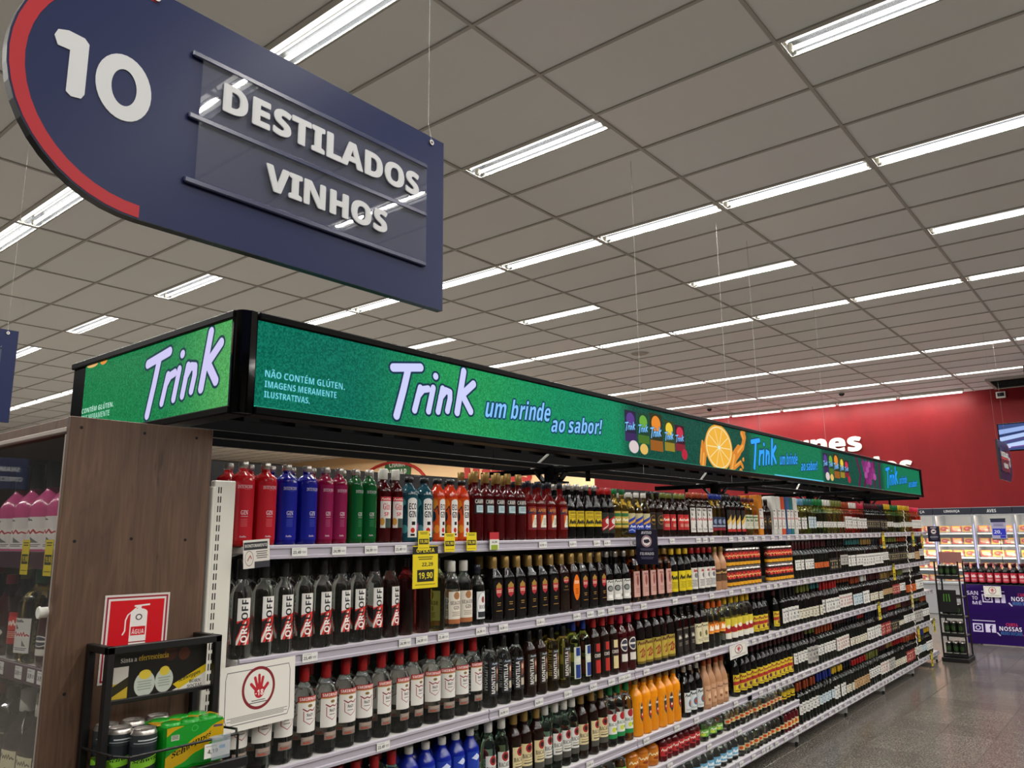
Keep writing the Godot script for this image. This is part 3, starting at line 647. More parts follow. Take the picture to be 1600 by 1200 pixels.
	kind("swirl_white", "cocktail_bottle", "black bottle with white swirl label", 0.285, 0.037, 0.17, 0.235, 0.014, 2.0, "black_glass", [0.03, 0.016, "cap_silver"], [[0.03, 0.14, 62, "swirl_white"]])
	kind("tan_cream", "liqueur_bottle", "opaque tan cream liqueur bottle with brown lettering", 0.29, 0.04, 0.14, 0.235, 0.016, 2.0, "tan_bottle", [0.035, 0.017, "cap_copper"], [[0.03, 0.14, 55, "tan_script"]])
	kind("pet_amber", "juice_jug", "squat amber drink jug with orange label", 0.148, 0.055, 0.09, 0.122, 0.018, 2.0, "amber_drink", [0.02, 0.02, "cap_orange"], [[0.03, 0.085, 70, "pet_amber"]])
	kind("pet_red", "soft_drink_bottle", "dark red drink bottle with red label", 0.148, 0.034, 0.095, 0.126, 0.014, 2.0, "red_drink", [0.018, 0.016, "cap_yellow"], [[0.03, 0.08, 80, "pet_red"]])
	kind("pet_lime", "soft_drink_bottle", "clear drink bottle with lime label", 0.148, 0.045, 0.1, 0.126, 0.015, 2.0, "clear_glass", [0.018, 0.016, "cap_yellow"], [[0.03, 0.07, 80, "pet_lime"]])
	kind("pet_fruit", "soft_drink_bottle", "clear drink bottle with fruit label and pink cap", 0.148, 0.036, 0.1, 0.126, 0.014, 2.0, "clear_glass", [0.02, 0.016, "cap_pink"], [[0.045, 0.072, 80, "pet_fruit"]])
	kind("pet_yellow", "soft_drink_bottle", "clear drink bottle with yellow label and yellow cap", 0.148, 0.036, 0.1, 0.126, 0.014, 2.0, "clear_glass", [0.02, 0.016, "cap_yellow"], [[0.04, 0.09, 80, "yellow_card"]])
	kind("pet_blue", "soft_drink_bottle", "clear drink bottle with blue label and yellow cap", 0.166, 0.042, 0.11, 0.142, 0.015, 2.0, "clear_glass", [0.02, 0.017, "cap_yellow"], [[0.03, 0.08, 80, "pet_blue"]])
	kind("pet_cap", "soft_drink_bottle", "clear drink bottle with fruit label and red cap", 0.166, 0.038, 0.11, 0.142, 0.015, 2.0, "clear_glass", [0.02, 0.017, "cap_red"], [[0.04, 0.07, 80, "pet_fruit"]])
	kind("pet_dark", "soft_drink_bottle", "dark red grape drink bottle with red cap", 0.166, 0.036, 0.11, 0.142, 0.015, 2.0, "red_drink", [0.02, 0.017, "cap_red"], [[0.03, 0.075, 80, "pet_fruit"]])
	kind("pink_bottle", "liqueur_bottle", "pink bell shaped liqueur bottle with long grey neck", 0.3, 0.06, 0.14, 0.215, 0.018, 2.0, "pink_bottle", [0.085, 0.02, "cap_navy"], [[0.02, 0.12, 60, "whisky_white"]])
	kind("whisky_box", "whisky_bottle", "straw whisky bottle with white label", 0.27, 0.05, 0.17, 0.22, 0.018, 4.0, "straw_glass", [0.04, 0.02, "cap_green"], [[0.03, 0.13, 40, "whisky_white"]])
	kind("ruby_flask", "liqueur_bottle", "ruby red flask with round seal", 0.25, 0.045, 0.1, 0.22, 0.014, 2.0, "dark_red", [0.03, 0.016, "cap_pink"], [[0.03, 0.09, 50, "round_seal"]])
	kind("cream_box", "whisky_bottle", "brown whisky bottle with cream label and white capsule", 0.29, 0.048, 0.15, 0.22, 0.02, 4.0, "brown_glass", [0.06, 0.022, "cap_white"], [[0.01, 0.13, 42, "cream_pear"]])
	# wine
	var shades := {"cream": "cream", "white": "white", "grey": "grey", "black": "black", "tan": "tan", "orange": "orange", "red": "red", "half": "two tone", "sky": "pale blue"}
	var caps := {"wine": "dark red", "black": "black", "green": "green", "gold": "gold", "copper": "copper", "red": "red", "teal": "teal", "white": "white", "olive": "olive", "navy": "navy", "yellow": "yellow", "blue": "blue"}
	var n := 0
	for w in shades:
		n += 3
		for c in caps:
			kind("red_%s_%s" % [w, c], "red_wine_bottle", "dark wine bottle with %s label and %s capsule" % [shades[w], caps[c]], 0.292 + 0.006 * (n % 5), 0.037, [0.185, 0.165, 0.195][n % 3], [0.225, 0.232, 0.222][n % 3], 0.014, 2.0, "wine_glass" if n % 2 else "wine_green", [0.05 + 0.006 * (n % 4), 0.0155, "cap_" + c], [[[0.05, 0.035, 0.07, 0.042][n % 4], [0.125, 0.15, 0.14, 0.115, 0.16][n % 5], [48, 60, 54][n % 3], "wine_" + w]])
			n += 5
	for c in ["sky", "white", "green", "olive", "teal", "yellow"]:
		kind("pale_" + c, "white_wine_bottle", "pale green white wine bottle with white label and %s capsule" % {"sky": "light blue", "white": "white", "green": "green", "olive": "olive", "teal": "teal", "yellow": "yellow"}[c], 0.288 + 0.004 * c.length(), 0.037, 0.18, 0.225, 0.014, 2.0, "pale_wine_glass" if c != "green" else "leaf_glass", [0.055, 0.0155, "cap_" + c], [[0.03 + 0.006 * c.length(), 0.11 + 0.01 * (c.length() % 5), 46, "wine_white" if c != "teal" else "wine_sky"]])
	for c in ["copper", "pink", "white"]:
		kind("rose_" + c, "rose_wine_bottle", "rose wine bottle with white label and %s capsule" % c, 0.3, 0.037, 0.18, 0.225, 0.014, 2.0, "rose_wine_glass", [0.055, 0.0155, "cap_" + c], [[0.05, 0.115 + 0.008 * c.length(), 48, "wine_white"]])

# ---------------------------------------------------------------- the room
func part_w(parent: Node3D, called: String, b, m: Material) -> MeshInstance3D:     # built in room coordinates
	var o := part(parent, called, b, m)
	o.position = -parent.position
	return o

func noise_picture(w: int, h: int, seed_: int, f: Callable) -> ImageTexture:
	var nz := FastNoiseLite.new()
	nz.seed = seed_; nz.noise_type = FastNoiseLite.TYPE_SIMPLEX_SMOOTH; nz.frequency = 1.0
	var im := Image.create(w, h, false, Image.FORMAT_RGB8)
	for y in h:
		for x in w:
			im.set_pixel(x, y, f.call(nz, x, y))
	return ImageTexture.create_from_image(im)

func in_view(cam: Camera3D, p: Vector3) -> bool:
	var q := cam.transform.affine_inverse() * p
	return q.z < -0.3 and absf(q.x / q.z) < 0.78 and absf(q.y / q.z) < 0.62

func build_room(cam: Camera3D) -> void:
	mat("ceiling_core", Color(0.3, 0.29, 0.28), 0.9)
	for k in 4:
		mat("panel_%d" % k, [Color(0.93, 0.93, 0.935), Color(0.92, 0.925, 0.925), Color(0.94, 0.935, 0.935), Color(0.92, 0.925, 0.93)][k], 0.85)
	mat("grid_bar", Color(0.7, 0.69, 0.67), 0.6)
	mat("red_wall", Color(0.46, 0.1, 0.115), 0.45); mat("peach_wall", Color(0.96, 0.8, 0.6), 0.6); mat("plain_wall", Color(0.34, 0.335, 0.33), 0.7)
	var wear := noise_picture(256, 256, 5, func(nz, x, y):
		var a: float = nz.get_noise_2d(x * 0.02, y * 0.006) * 0.5 + nz.get_noise_2d(x * 0.09, y * 0.05) * 0.2
		var g := clampf(0.93 + a * 0.13, 0.0, 1.0)
		return Color(g, g * 0.985, g * 0.98))
	dull(["red_wall"], 0.27)
	M.red_wall.albedo_texture = wear
	M.red_wall.uv1_world_triplanar = true; M.red_wall.uv1_triplanar = true; M.red_wall.uv1_scale = Vector3.ONE * 0.25
	# floor: a slab with the tiles that show laid on it
	var speck := noise_picture(512, 512, 11, func(nz, x, y):
		var g: float = 0.46 + 0.34 * nz.get_noise_2d(x * 0.11, y * 0.11) + 0.4 * nz.get_noise_2d(x * 0.27 + 90.0, y * 0.27) + 0.06 * nz.get_noise_2d(x * 0.02, y * 0.02)
		g = clampf(g, 0.14, 0.8)
		return Color(g, g * 0.97, g * 0.92))
	for k in 3:
		var m := mat("granite_%d" % k, [Color(0.78, 0.77, 0.75), Color(0.74, 0.73, 0.715), Color(0.81, 0.8, 0.785)][k], 0.19)
		m.metallic_specular = 0.42
		m.albedo_texture = speck
		m.uv1_triplanar = true; m.uv1_world_triplanar = true; m.uv1_scale = Vector3.ONE * 0.95
	mat("joint", Color(0.2, 0.19, 0.18), 0.7)
	structure("floor", MB.new().box(Vector3(-10, -0.054, -5.8), Vector3(34, 0.1, 26)), M.joint, "polished speckled granite floor with thin dark joints")
	var fl: Node3D = get_node("floor")
	var step := 0.374
	var tile := MB.new().bevel(Vector3.ZERO, Vector3(step - 0.004, 0.008, step - 0.004), 0.0015).mesh()
	for i in 9:
		for j in 27:
			var o := part(fl, "tile", tile, M["granite_%d" % ((i * 7 + j * 5 + i * j) % 3)])
			o.position = Vector3(-2.695 + step * (i + 0.5), -0.004, -4.3 - step * (j + 0.5))
	# beyond them the same stone without single tiles
	var rest := MB.new()
	var xa := -2.695
	var xb := xa + step * 9
	var za := -4.3
	var zb := za - step * 27
	rest.box(Vector3((xa - 27) / 2, -0.004, -5.8), Vector3(xa + 27, 0.008, 26)); rest.box(Vector3((xb + 7) / 2, -0.004, -5.8), Vector3(7 - xb, 0.008, 26))
	rest.box(Vector3((xa + xb) / 2, -0.004, (za + 7.2) / 2), Vector3(xb - xa, 0.008, 7.2 - za)); rest.box(Vector3((xa + xb) / 2, -0.004, (zb - 18.8) / 2), Vector3(xb - xa, 0.008, zb + 18.8))
	var rp := part(fl, "stone_field", rest, M.granite_0)
	rp.set_meta("kind", "stuff")
	# walls
	structure("wall_back", MB.new().box(Vector3(-2.525, 2.2, -18.45), Vector3(19.05, 4.6, 0.2)), M.red_wall, "glossy red painted wall above the meat fridges")
	structure("wall_bakery", MB.new().box(Vector3(-19.55, 2.2, -18.45), Vector3(15, 4.6, 0.2)), M.peach_wall, "peach coloured wall with red and green lettering")
	structure("wall_left", MB.new().box(Vector3(-27.1, 2.2, -5.8), Vector3(0.2, 4.6, 26)), M.plain_wall)
	structure("wall_right", MB.new().box(Vector3(7.1, 2.2, -5.8), Vector3(0.2, 4.6, 26)), M.plain_wall)
	structure("wall_front", MB.new().box(Vector3(-10, 2.2, 7.1), Vector3(34, 4.6, 0.2)), M.plain_wall)
	# ceiling: a grid of bars with panels laid in
	structure("ceiling", MB.new().box(Vector3(-10, CEIL + 0.17, -5.8), Vector3(34.4, 0.1, 26)), M.ceiling_core, "suspended ceiling of pale panels in a bar grid")
	var ce: Node3D = get_node("ceiling")
	var lamps := {}
	for i in [-7, -1, 5, 11, 17, 21]:
		for j in range(-16, 6):
			lamps[Vector2i(i, j)] = true
	for i in [-4, 2, 8]:
		for j in range(-15, 6, 2):
			lamps[Vector2i(i, j)] = true
	var spots := []
	for i in range(-16, 25):
		for j in range(-20, 8):
			spots.append([in_view(cam, Vector3(GX + 1.25 * (j + 0.5), CEIL, GZ - 0.625 * (i + 0.5))), Vector3(GX + 1.25 * (j + 0.5), CEIL, GZ - 0.625 * (i + 0.5)).distance_to(cam.position), i, j])
	spots.sort_custom(func(a, b): return a[1] < b[1] if a[0] == b[0] else a[0])
	var whole := MB.new().bevel(Vector3.ZERO, Vector3(1.232, 0.016, 0.607), 0.003).mesh()
	var cut := MB.new().bevel(Vector3.ZERO, Vector3(1.232, 0.016, 0.402), 0.003).mesh()
	var far := MB.new()
	for n in spots.size():
		var i: int = spots[n][2]
		var j: int = spots[n][3]
		var lit: bool = lamps.has(Vector2i(i, j))
		var c := Vector3(GX + 1.25 * (j + 0.5), CEIL + 0.012, GZ - 0.625 * i - (0.418 if lit else 0.3125))
		if n < 300:
			var o := part(ce, "panel", cut if lit else whole, M["panel_%d" % ((i * 13 + j * 7 + i * j + 400) % 4)])
			o.position = c
			o.rotation = Vector3(rng.randf_range(-0.003, 0.003), 0, rng.randf_range(-0.0015, 0.0015))
		else:
			far.box(c, Vector3(1.232, 0.016, 0.402 if lit else 0.607))
	part(ce, "far_panels", far, M.panel_0).set_meta("kind", "stuff")
	var bar_x := MB.new().box(Vector3.ZERO, Vector3(34, 0.012, 0.022)).mesh()
	var bar_z := MB.new().box(Vector3.ZERO, Vector3(0.022, 0.013, 26)).mesh()
	for i in range(-15, 25):
		part(ce, "grid_bar", bar_x, M.grid_bar).position = Vector3(-10, CEIL, GZ - 0.625 * i)
	for j in range(-19, 8):
		part(ce, "grid_bar", bar_z, M.grid_bar).position = Vector3(GX + 1.25 * j, CEIL, -5.8)
	build_lamps(lamps, cam)
	# smaller things up there
	var cm := mat("camera_black", Color(0.03, 0.03, 0.03), 0.25)
	for p in [[Vector3(-4.755, CEIL - 0.006, -16.57), "near the end of the wall lamps"], [Vector3(-7.7, CEIL - 0.006, -16.6), "over the middle of the red wall"]]:
		var t := thing("security_camera", "small black dome camera on the ceiling " + p[1], "camera", p[0], 0.0)
		part(t, "base", MB.new().rod(Vector3.ZERO, Vector3(0, -0.03, 0), 0.06), M.cap_white)
		part(t, "dome", MB.new().lathe([Vector2(0, -0.085), Vector2(0.03, -0.08), Vector2(0.05, -0.06), Vector2(0.056, -0.03)], 16), cm)
	var sp := thing("ceiling_speaker", "round grey speaker grille set flush in the ceiling", "speaker", Vector3(-6.1, CEIL + 0.003, -10.7))
	part(sp, "grille", MB.new().rod(Vector3.ZERO, Vector3(0, -0.012, 0), 0.13, 0.12, 20), M.grid_bar)
	part(sp, "rim", MB.new().lathe([Vector2(0.128, -0.002), Vector2(0.15, -0.014), Vector2(0.155, 0)], 20), M.panel_0)
	var vent := thing("air_vent", "dark slotted air vent in the ceiling by the red wall", "vent", Vector3(-1.5, CEIL, -17.6))
	part(vent, "frame", MB.new().box(Vector3(0, -0.02, 0.55), Vector3(1.5, 0.05, 0.06)).box(Vector3(0, -0.02, -0.55), Vector3(1.5, 0.05, 0.06)).box(Vector3(-0.72, -0.02, 0), Vector3(0.06, 0.05, 1.1)).box(Vector3(0.72, -0.02, 0), Vector3(0.06, 0.05, 1.1)), M.grid_bar)
	for k in 7:
		part(vent, "slat", MB.new().box(Vector3(0, -0.02, -0.45 + 0.15 * k), Vector3(1.4, 0.006, 0.1), Basis(Vector3.RIGHT, 0.6)), cm)
	var th := thing("thermostat", "white thermostat box with dark display on the red wall", "thermostat", Vector3(-2.18, 4.2, -18.35))
	part(th, "case", MB.new().bevel(Vector3(0, 0.06, 0.015), Vector3(0.17, 0.13, 0.03), 0.008), M.cap_white)
	part(th, "display", MB.new().box(Vector3(0, 0.065, 0.031), Vector3(0.12, 0.075, 0.003)), M.cap_navy)
	# lettering on the walls
	mat("letter_white", Color(0.86, 0.84, 0.8), 0.5); mat("letter_red", Color(0.72, 0.13, 0.1), 0.5); mat("sign_green", Color(0.08, 0.36, 0.12), 0.5)
	word("Carnes", "white rounded wall lettering reading Carnes", Vector3(-7.2, 3.32, -18.34), 2.27, 0.43, 0.0, M.letter_white)
	word("das", "white wall lettering reading das, half hidden by the canopy", Vector3(-4.9, 2.72, -18.34), 0.96, 0.46, 0.0, M.letter_white)
	word("Massas", "red wall lettering on the peach wall", Vector3(-16.95, 3.1, -18.34), 2.7, 0.62, 0.0, M.letter_red)
	var zap := thing("round_sign", "round green wall sign reading CHAMA NO ZAP", "sign", Vector3(-20.1, 3.06, -18.35))
	part(zap, "disc", MB.new().rod(Vector3(0, 0.66, 0.0), Vector3(0, 0.66, 0.04), 0.66, 0.66, 40), M.sign_green)
	add_words(zap, "CHAMA", Vector3(-0.4, 0.82, 0.041), 0.8, 0.2, M.letter_white)
	add_words(zap, "NO ZAP", Vector3(-0.48, 0.5, 0.041), 0.96, 0.24, M.letter_white)
	var arc := MB.new()
	for k in 14:
		var a0 := PI * k / 14.0
		var a1 := PI * (k + 1) / 14.0
		arc.rod(Vector3(cos(a0) * 1.8, sin(a0) * 0.95, 0.012), Vector3(cos(a1) * 1.8, sin(a1) * 0.95, 0.012), 0.055, 0.055, 6)
	single("wall_arch", arc, M.letter_red, "thin red arch line painted round the green sign", "decoration", Vector3(-20.4, 3.1, -18.35))

func add_words(parent: Node3D, txt: String, at: Vector3, w: float, h: float, m: Material, depth := 0.006, f := "b", heavy := 0.0) -> MeshInstance3D:
	var t := TextMesh.new()
	t.font = font(f); t.text = txt; t.font_size = 48; t.pixel_size = 0.02; t.depth = 0.02; t.curve_step = 1.5
	var r: Rect2 = letters(txt, f)[1]
	var k := Vector3((w - heavy * 2.0) / r.size.x, (h - heavy * 2.0) / r.size.y, depth / 0.02)
	var at2 := at - Vector3(r.position.x * k.x, -r.end.y * k.y, -depth * 0.5) + Vector3(heavy, heavy, 0)
	if heavy == 0.0:
		var o := part(parent, "lettering", t, m)
		o.scale = k; o.position = at2
		return o
	var b := MB.new()      # heavier strokes: the outline laid down again, a little aside
	var src := t.get_mesh_arrays()
	var vs: PackedVector3Array = src[Mesh.ARRAY_VERTEX]
	var ns: PackedVector3Array = src[Mesh.ARRAY_NORMAL]
	var order = src[Mesh.ARRAY_INDEX]
	for s in 8:
		var off := Vector3(cos(TAU * s / 8.0), sin(TAU * s / 8.0), 0) * heavy + Vector3(0, 0, s * 0.0002 * maxf(1.0, depth / 0.01))
		var base := b.v.size()
		for q in vs.size():
			b.vert(vs[q] * k + at2 + off, ns[q])
		for q in order.size():
			b.ix.append(base + order[q])
	return part(parent, "lettering", b, m)

func word(txt: String, said: String, at: Vector3, w: float, h: float, turn: float, m: Material) -> void:
	var t := thing("wall_lettering", said, "lettering", at, turn)
	add_words(t, txt, Vector3.ZERO, w, h, m, 0.03, "b", h * 0.03)

func build_lamps(lamps: Dictionary, cam: Camera3D) -> void:
	mat("tray", Color(0.85, 0.86, 0.87), 0.22, 0.9); mat("socket", Color(0.85, 0.83, 0.75), 0.5)
	glow("tube_glow", Color(1.0, 0.985, 0.96), 2.4)
	var tray := MB.new()
	tray.box(Vector3(0, 0.085, 0), Vector3(1.2, 0.004, 0.18)); tray.box(Vector3(0, 0.045, -0.089), Vector3(1.2, 0.09, 0.004)); tray.box(Vector3(0, 0.045, 0.089), Vector3(1.2, 0.09, 0.004))
	tray.box(Vector3(-0.6, 0.045, 0), Vector3(0.004, 0.09, 0.18)); tray.box(Vector3(0.6, 0.045, 0), Vector3(0.004, 0.09, 0.18))
	tray.box(Vector3(0, 0.07, 0), Vector3(1.19, 0.03, 0.04))
	var rim := MB.new().box(Vector3(0, 0.0, -0.097), Vector3(1.226, 0.008, 0.016)).box(Vector3(0, 0.0, 0.097), Vector3(1.226, 0.008, 0.016)).box(Vector3(-0.607, 0, 0), Vector3(0.014, 0.008, 0.19)).box(Vector3(0.607, 0, 0), Vector3(0.014, 0.008, 0.19))
	var tube := MB.new().rod(Vector3(-0.575, 0.024, 0), Vector3(0.575, 0.024, 0), 0.014, 0.014, 10)
	var socket := MB.new().bevel(Vector3.ZERO, Vector3(0.022, 0.05, 0.034), 0.004).mesh()
	var proto := Node3D.new()
	part(proto, "tray", tray, M.tray); part(proto, "rim", rim, M.grid_bar)
	for d in [-0.05, 0.05]:
		part(proto, "tube", tube, M.tube_glow).position = Vector3(0, 0, d)
	var detailed: Node3D = proto.duplicate()
	for s in [-1, 1]:
		for d in [-0.05, 0.05]:
			part(detailed, "socket", socket, M.socket).position = Vector3(s * 0.588, 0.03, d)
	detailed.set_meta("base_name", "ceiling_light")
	detailed.set_meta("category", "light")
	var rows := {21: "row closest to the red wall", 17: "second row from the red wall", 11: "third row from the red wall", 5: "fourth row from the red wall", -1: "fifth row from the red wall", -7: "sixth row from the red wall", -13: "seventh row from the red wall", 8: "line between the third and fourth rows", 2: "line between the fourth and fifth rows", -4: "line between the fifth and sixth rows", -10: "line between the sixth and seventh rows"}
	proto.set_meta("base_name", "ceiling_light")
	proto.set_meta("category", "light")
	for k in lamps:
		var p := Vector3(GX + 1.25 * (k.y + 0.5), CEIL, GZ - 0.625 * k.x - 0.115)
		var words: String = ("recessed twin tube ceiling light in the unbroken " if k.x in [-13, -7, -1, 5, 11, 17, 21] else "recessed twin tube ceiling light set alone in the ") + rows[k.x]
		var near := in_view(cam, p) and p.distance_to(cam.position) < 11.0
		copy(detailed if near else proto, p, 0.0, words, words)
		for d in ([-0.05, 0.05] if near else [0.0]):
			var l := AreaLight3D.new()
			l.name = "tube_light"
			l.area_size = Vector2(1.14, 0.028); l.area_normalize_energy = true
			l.light_color = Color(1.0, 0.985, 0.96); l.light_energy = LAMP * (0.5 if near else 1.0)
			l.area_range = 30.0; l.area_attenuation = 2.0; l.shadow_enabled = true
			add_child(l, true)
			l.position = p + Vector3(0, 0.008, d)
			l.rotation.x = -PI / 2
	# the row of bare tubes under the ceiling along the red wall
	for j in range(-8, 0):
		var p := Vector3(GX + 1.25 * (j + 0.5) - 0.1, CEIL - 0.075, GZ - 0.625 * 23.9)
		var t := thing("wall_tube_light", "bare tube batten under the ceiling along the red wall", "light", p, 0.0, "tube battens along the red wall")
		part(t, "batten", MB.new().bevel(Vector3(0, 0.045, 0), Vector3(1.22, 0.05, 0.06), 0.006), M.cap_white)
		part(t, "tube", MB.new().rod(Vector3(-0.58, 0, 0), Vector3(0.58, 0, 0), 0.018), M.tube_glow)
		var l := AreaLight3D.new()
		l.name = "batten_light"
		l.area_size = Vector2(1.14, 0.036); l.area_normalize_energy = true; l.light_color = Color(1.0, 0.985, 0.96); l.light_energy = LAMP * 0.7; l.area_range = 30.0; l.area_attenuation = 2.0; l.shadow_enabled = true
		add_child(l, true)
		l.position = p + Vector3(0, -0.021, -0.02)
		l.rotation.x = -PI / 2 + 0.5

# ---------------------------------------------------------------- the gondola
func build_gondola() -> void:
	mat("shelf_white", Color(0.8, 0.79, 0.78), 0.35); mat("rail_grey", Color(0.66, 0.64, 0.68), 0.3); mat("post_white", Color(0.83, 0.82, 0.78), 0.4); mat("back_panel", Color(0.16, 0.16, 0.165), 0.6); mat("rubber", Color(0.03, 0.03, 0.03), 0.8)
	var g := thing("gondola_shelving", "long white supermarket gondola with grey price rails under the screen canopy", "shelving", Vector3(-2.56, 0, -6.28))
	var deck := MB.new().bevel(Vector3(-0.228, -0.012, 0), Vector3(0.45, 0.024, BAY - 0.006), 0.003).mesh()
	# the price rail, a profile drawn along the shelf
	var rail := MB.new()
	var prof := PackedVector2Array([Vector2(0, 0.002), Vector2(0.006, 0.004), Vector2(0.011, 0.0), Vector2(0.0115, -0.008), Vector2(0.0075, -0.010), Vector2(0.0075, -0.030), Vector2(0.0125, -0.033), Vector2(0.0125, -0.042), Vector2(0.004, -0.043), Vector2(0, -0.038)])
	rail.slab(prof, -BAY / 2 + 0.003, BAY / 2 - 0.003)
	var rail_mesh := rail.mesh()
	for b in 8:
		var z := BAY0 - BAY * (b + 0.5)
		for s in 6:
			if s == 4 and b > 3:
				continue
			var d := part(g, "shelf", deck, M.shelf_white)
			d.position = Vector3(FRONT - 0.012, SHELF_Y[s], z) - g.position
			var r := part(d, "price_rail", rail_mesh, M.rail_grey)
			r.position = Vector3(0.0, 0.0, 0.0)
			for e in [-1, 1]:      # bracket under the deck at either end
				if s < 3:
					part(d, "bracket", MB.new().slab(PackedVector2Array([Vector2(-0.45, -0.024), Vector2(-0.03, -0.024), Vector2(-0.06, -0.03), Vector2(-0.45, -0.1 if s < 3 else -0.03)]), e * (BAY / 2 - 0.012) - 0.002, e * (BAY / 2 - 0.012) + 0.002), M.shelf_white)
	for b in 9:
		var z := BAY0 - BAY * b
		part_w(g, "upright", MB.new().bevel(Vector3(-2.785, 0.94, z), Vector3(0.03, 1.88, 0.05), 0.004), M.back_panel)
		part_w(g, "foot", MB.new().slab(PackedVector2Array([Vector2(-2.36, 0.088), Vector2(-2.325, 0.088), Vector2(-2.325, 0.03), Vector2(-2.36, 0.02), Vector2(-2.75, 0.01), Vector2(-2.75, 0.088)]), z + 0.05, z + 0.054), M.shelf_white)
		part_w(g, "leveller", MB.new().rod(Vector3(-2.34, 0, z + 0.052), Vector3(-2.34, 0.03, z + 0.052), 0.014, 0.01), M.rubber)
	for b in 8:
		part_w(g, "back_panel", MB.new().box(Vector3(-2.792, 0.985, BAY0 - BAY * (b + 0.5)), Vector3(0.012, 1.8, BAY - 0.008)), M.back_panel)
	# the near end: white slotted post
	var post := MB.new().bevel(Vector3(-2.335, 0.888, -1.3755), Vector3(0.03, 1.776, 0.073), 0.003)
	var po := part_w(g, "end_post", post, M.post_white)
	part_w(g, "post_edge", MB.new().bevel(Vector3(-2.332, 1.325, -1.334), Vector3(0.034, 0.86, 0.01), 0.002).bevel(Vector3(-2.332, 0.44, -1.334), Vector3(0.034, 0.88, 0.01), 0.002), M.post_white)
	var slots := MB.new()
	for k in 44:
		for d in [-0.004, 0.004]:
			slots.box(Vector3(-2.3199, 1.745 - k * 0.03, -1.3555 + d), Vector3(0.001, 0.02, 0.0035))
	var sl := part(po, "slots", slots, M.rubber)
	sl.position = Vector3.ZERO
	part_w(g, "end_panel", MB.new().box(Vector3(-2.58, 0.89, -1.4), Vector3(0.42, 1.75, 0.014)), M.post_white)
	# price tags in the rails
	for k in 3:
		var n: String = ["23,49", "24,99", "34,09"][k]
		label("price_%d" % k, 96, 48, "#d9d8d4", [["t", n, 0.08, 0.35, 0.52, 0.42, "#26262a"], ["l", 0.66, 0.4, 0.28, 0.3, 2, "#707074"], ["l", 0.08, 0.12, 0.5, 0.12, 1, "#8a8a8e"]])
	var spots := {0: [-1.66, -1.83, -1.98, -2.13, -3.05, -3.3, -3.52, -3.62, -4.05, -4.35, -4.7, -4.8, -4.9, -5.2], 1: [-1.72, -2.16, -2.25, -2.37, -2.6, -2.75, -3.02, -3.32, -3.44, -3.54, -3.64, -3.8, -3.98, -4.35, -4.6, -4.85, -5.15], 2: [-2.06, -2.75, -3.0, -3.23, -3.45, -3.62, -3.72, -3.78, -3.98, -4.4, -4.6, -4.75, -5.2], 3: [-3.4, -3.95, -4.3, -4.55, -5.12, -5.35], 4: [-4.2, -4.7, -5.15, -5.9], 5: [-5.15, -5.6]}
	var slip := MB.new().quad_box(0.062, 0.029)
	for s in 6:
		var zs: Array = spots[s].duplicate()
		var z := -5.35
		while z > -10.95:
			if s != 4:
				zs.append(z)
			z -= rng.randf_range(0.11, 0.2)
		for q in zs.size():
			var words: String = "small white paper price tag in the rail of the " + SHELF_WORD[s]
			single("price_tag", slip, M["label_price_%d" % (q % 3)], words, "price tag", Vector3(FRONT + 0.002, SHELF_Y[s] - 0.021, zs[q]), PI / 2, words)

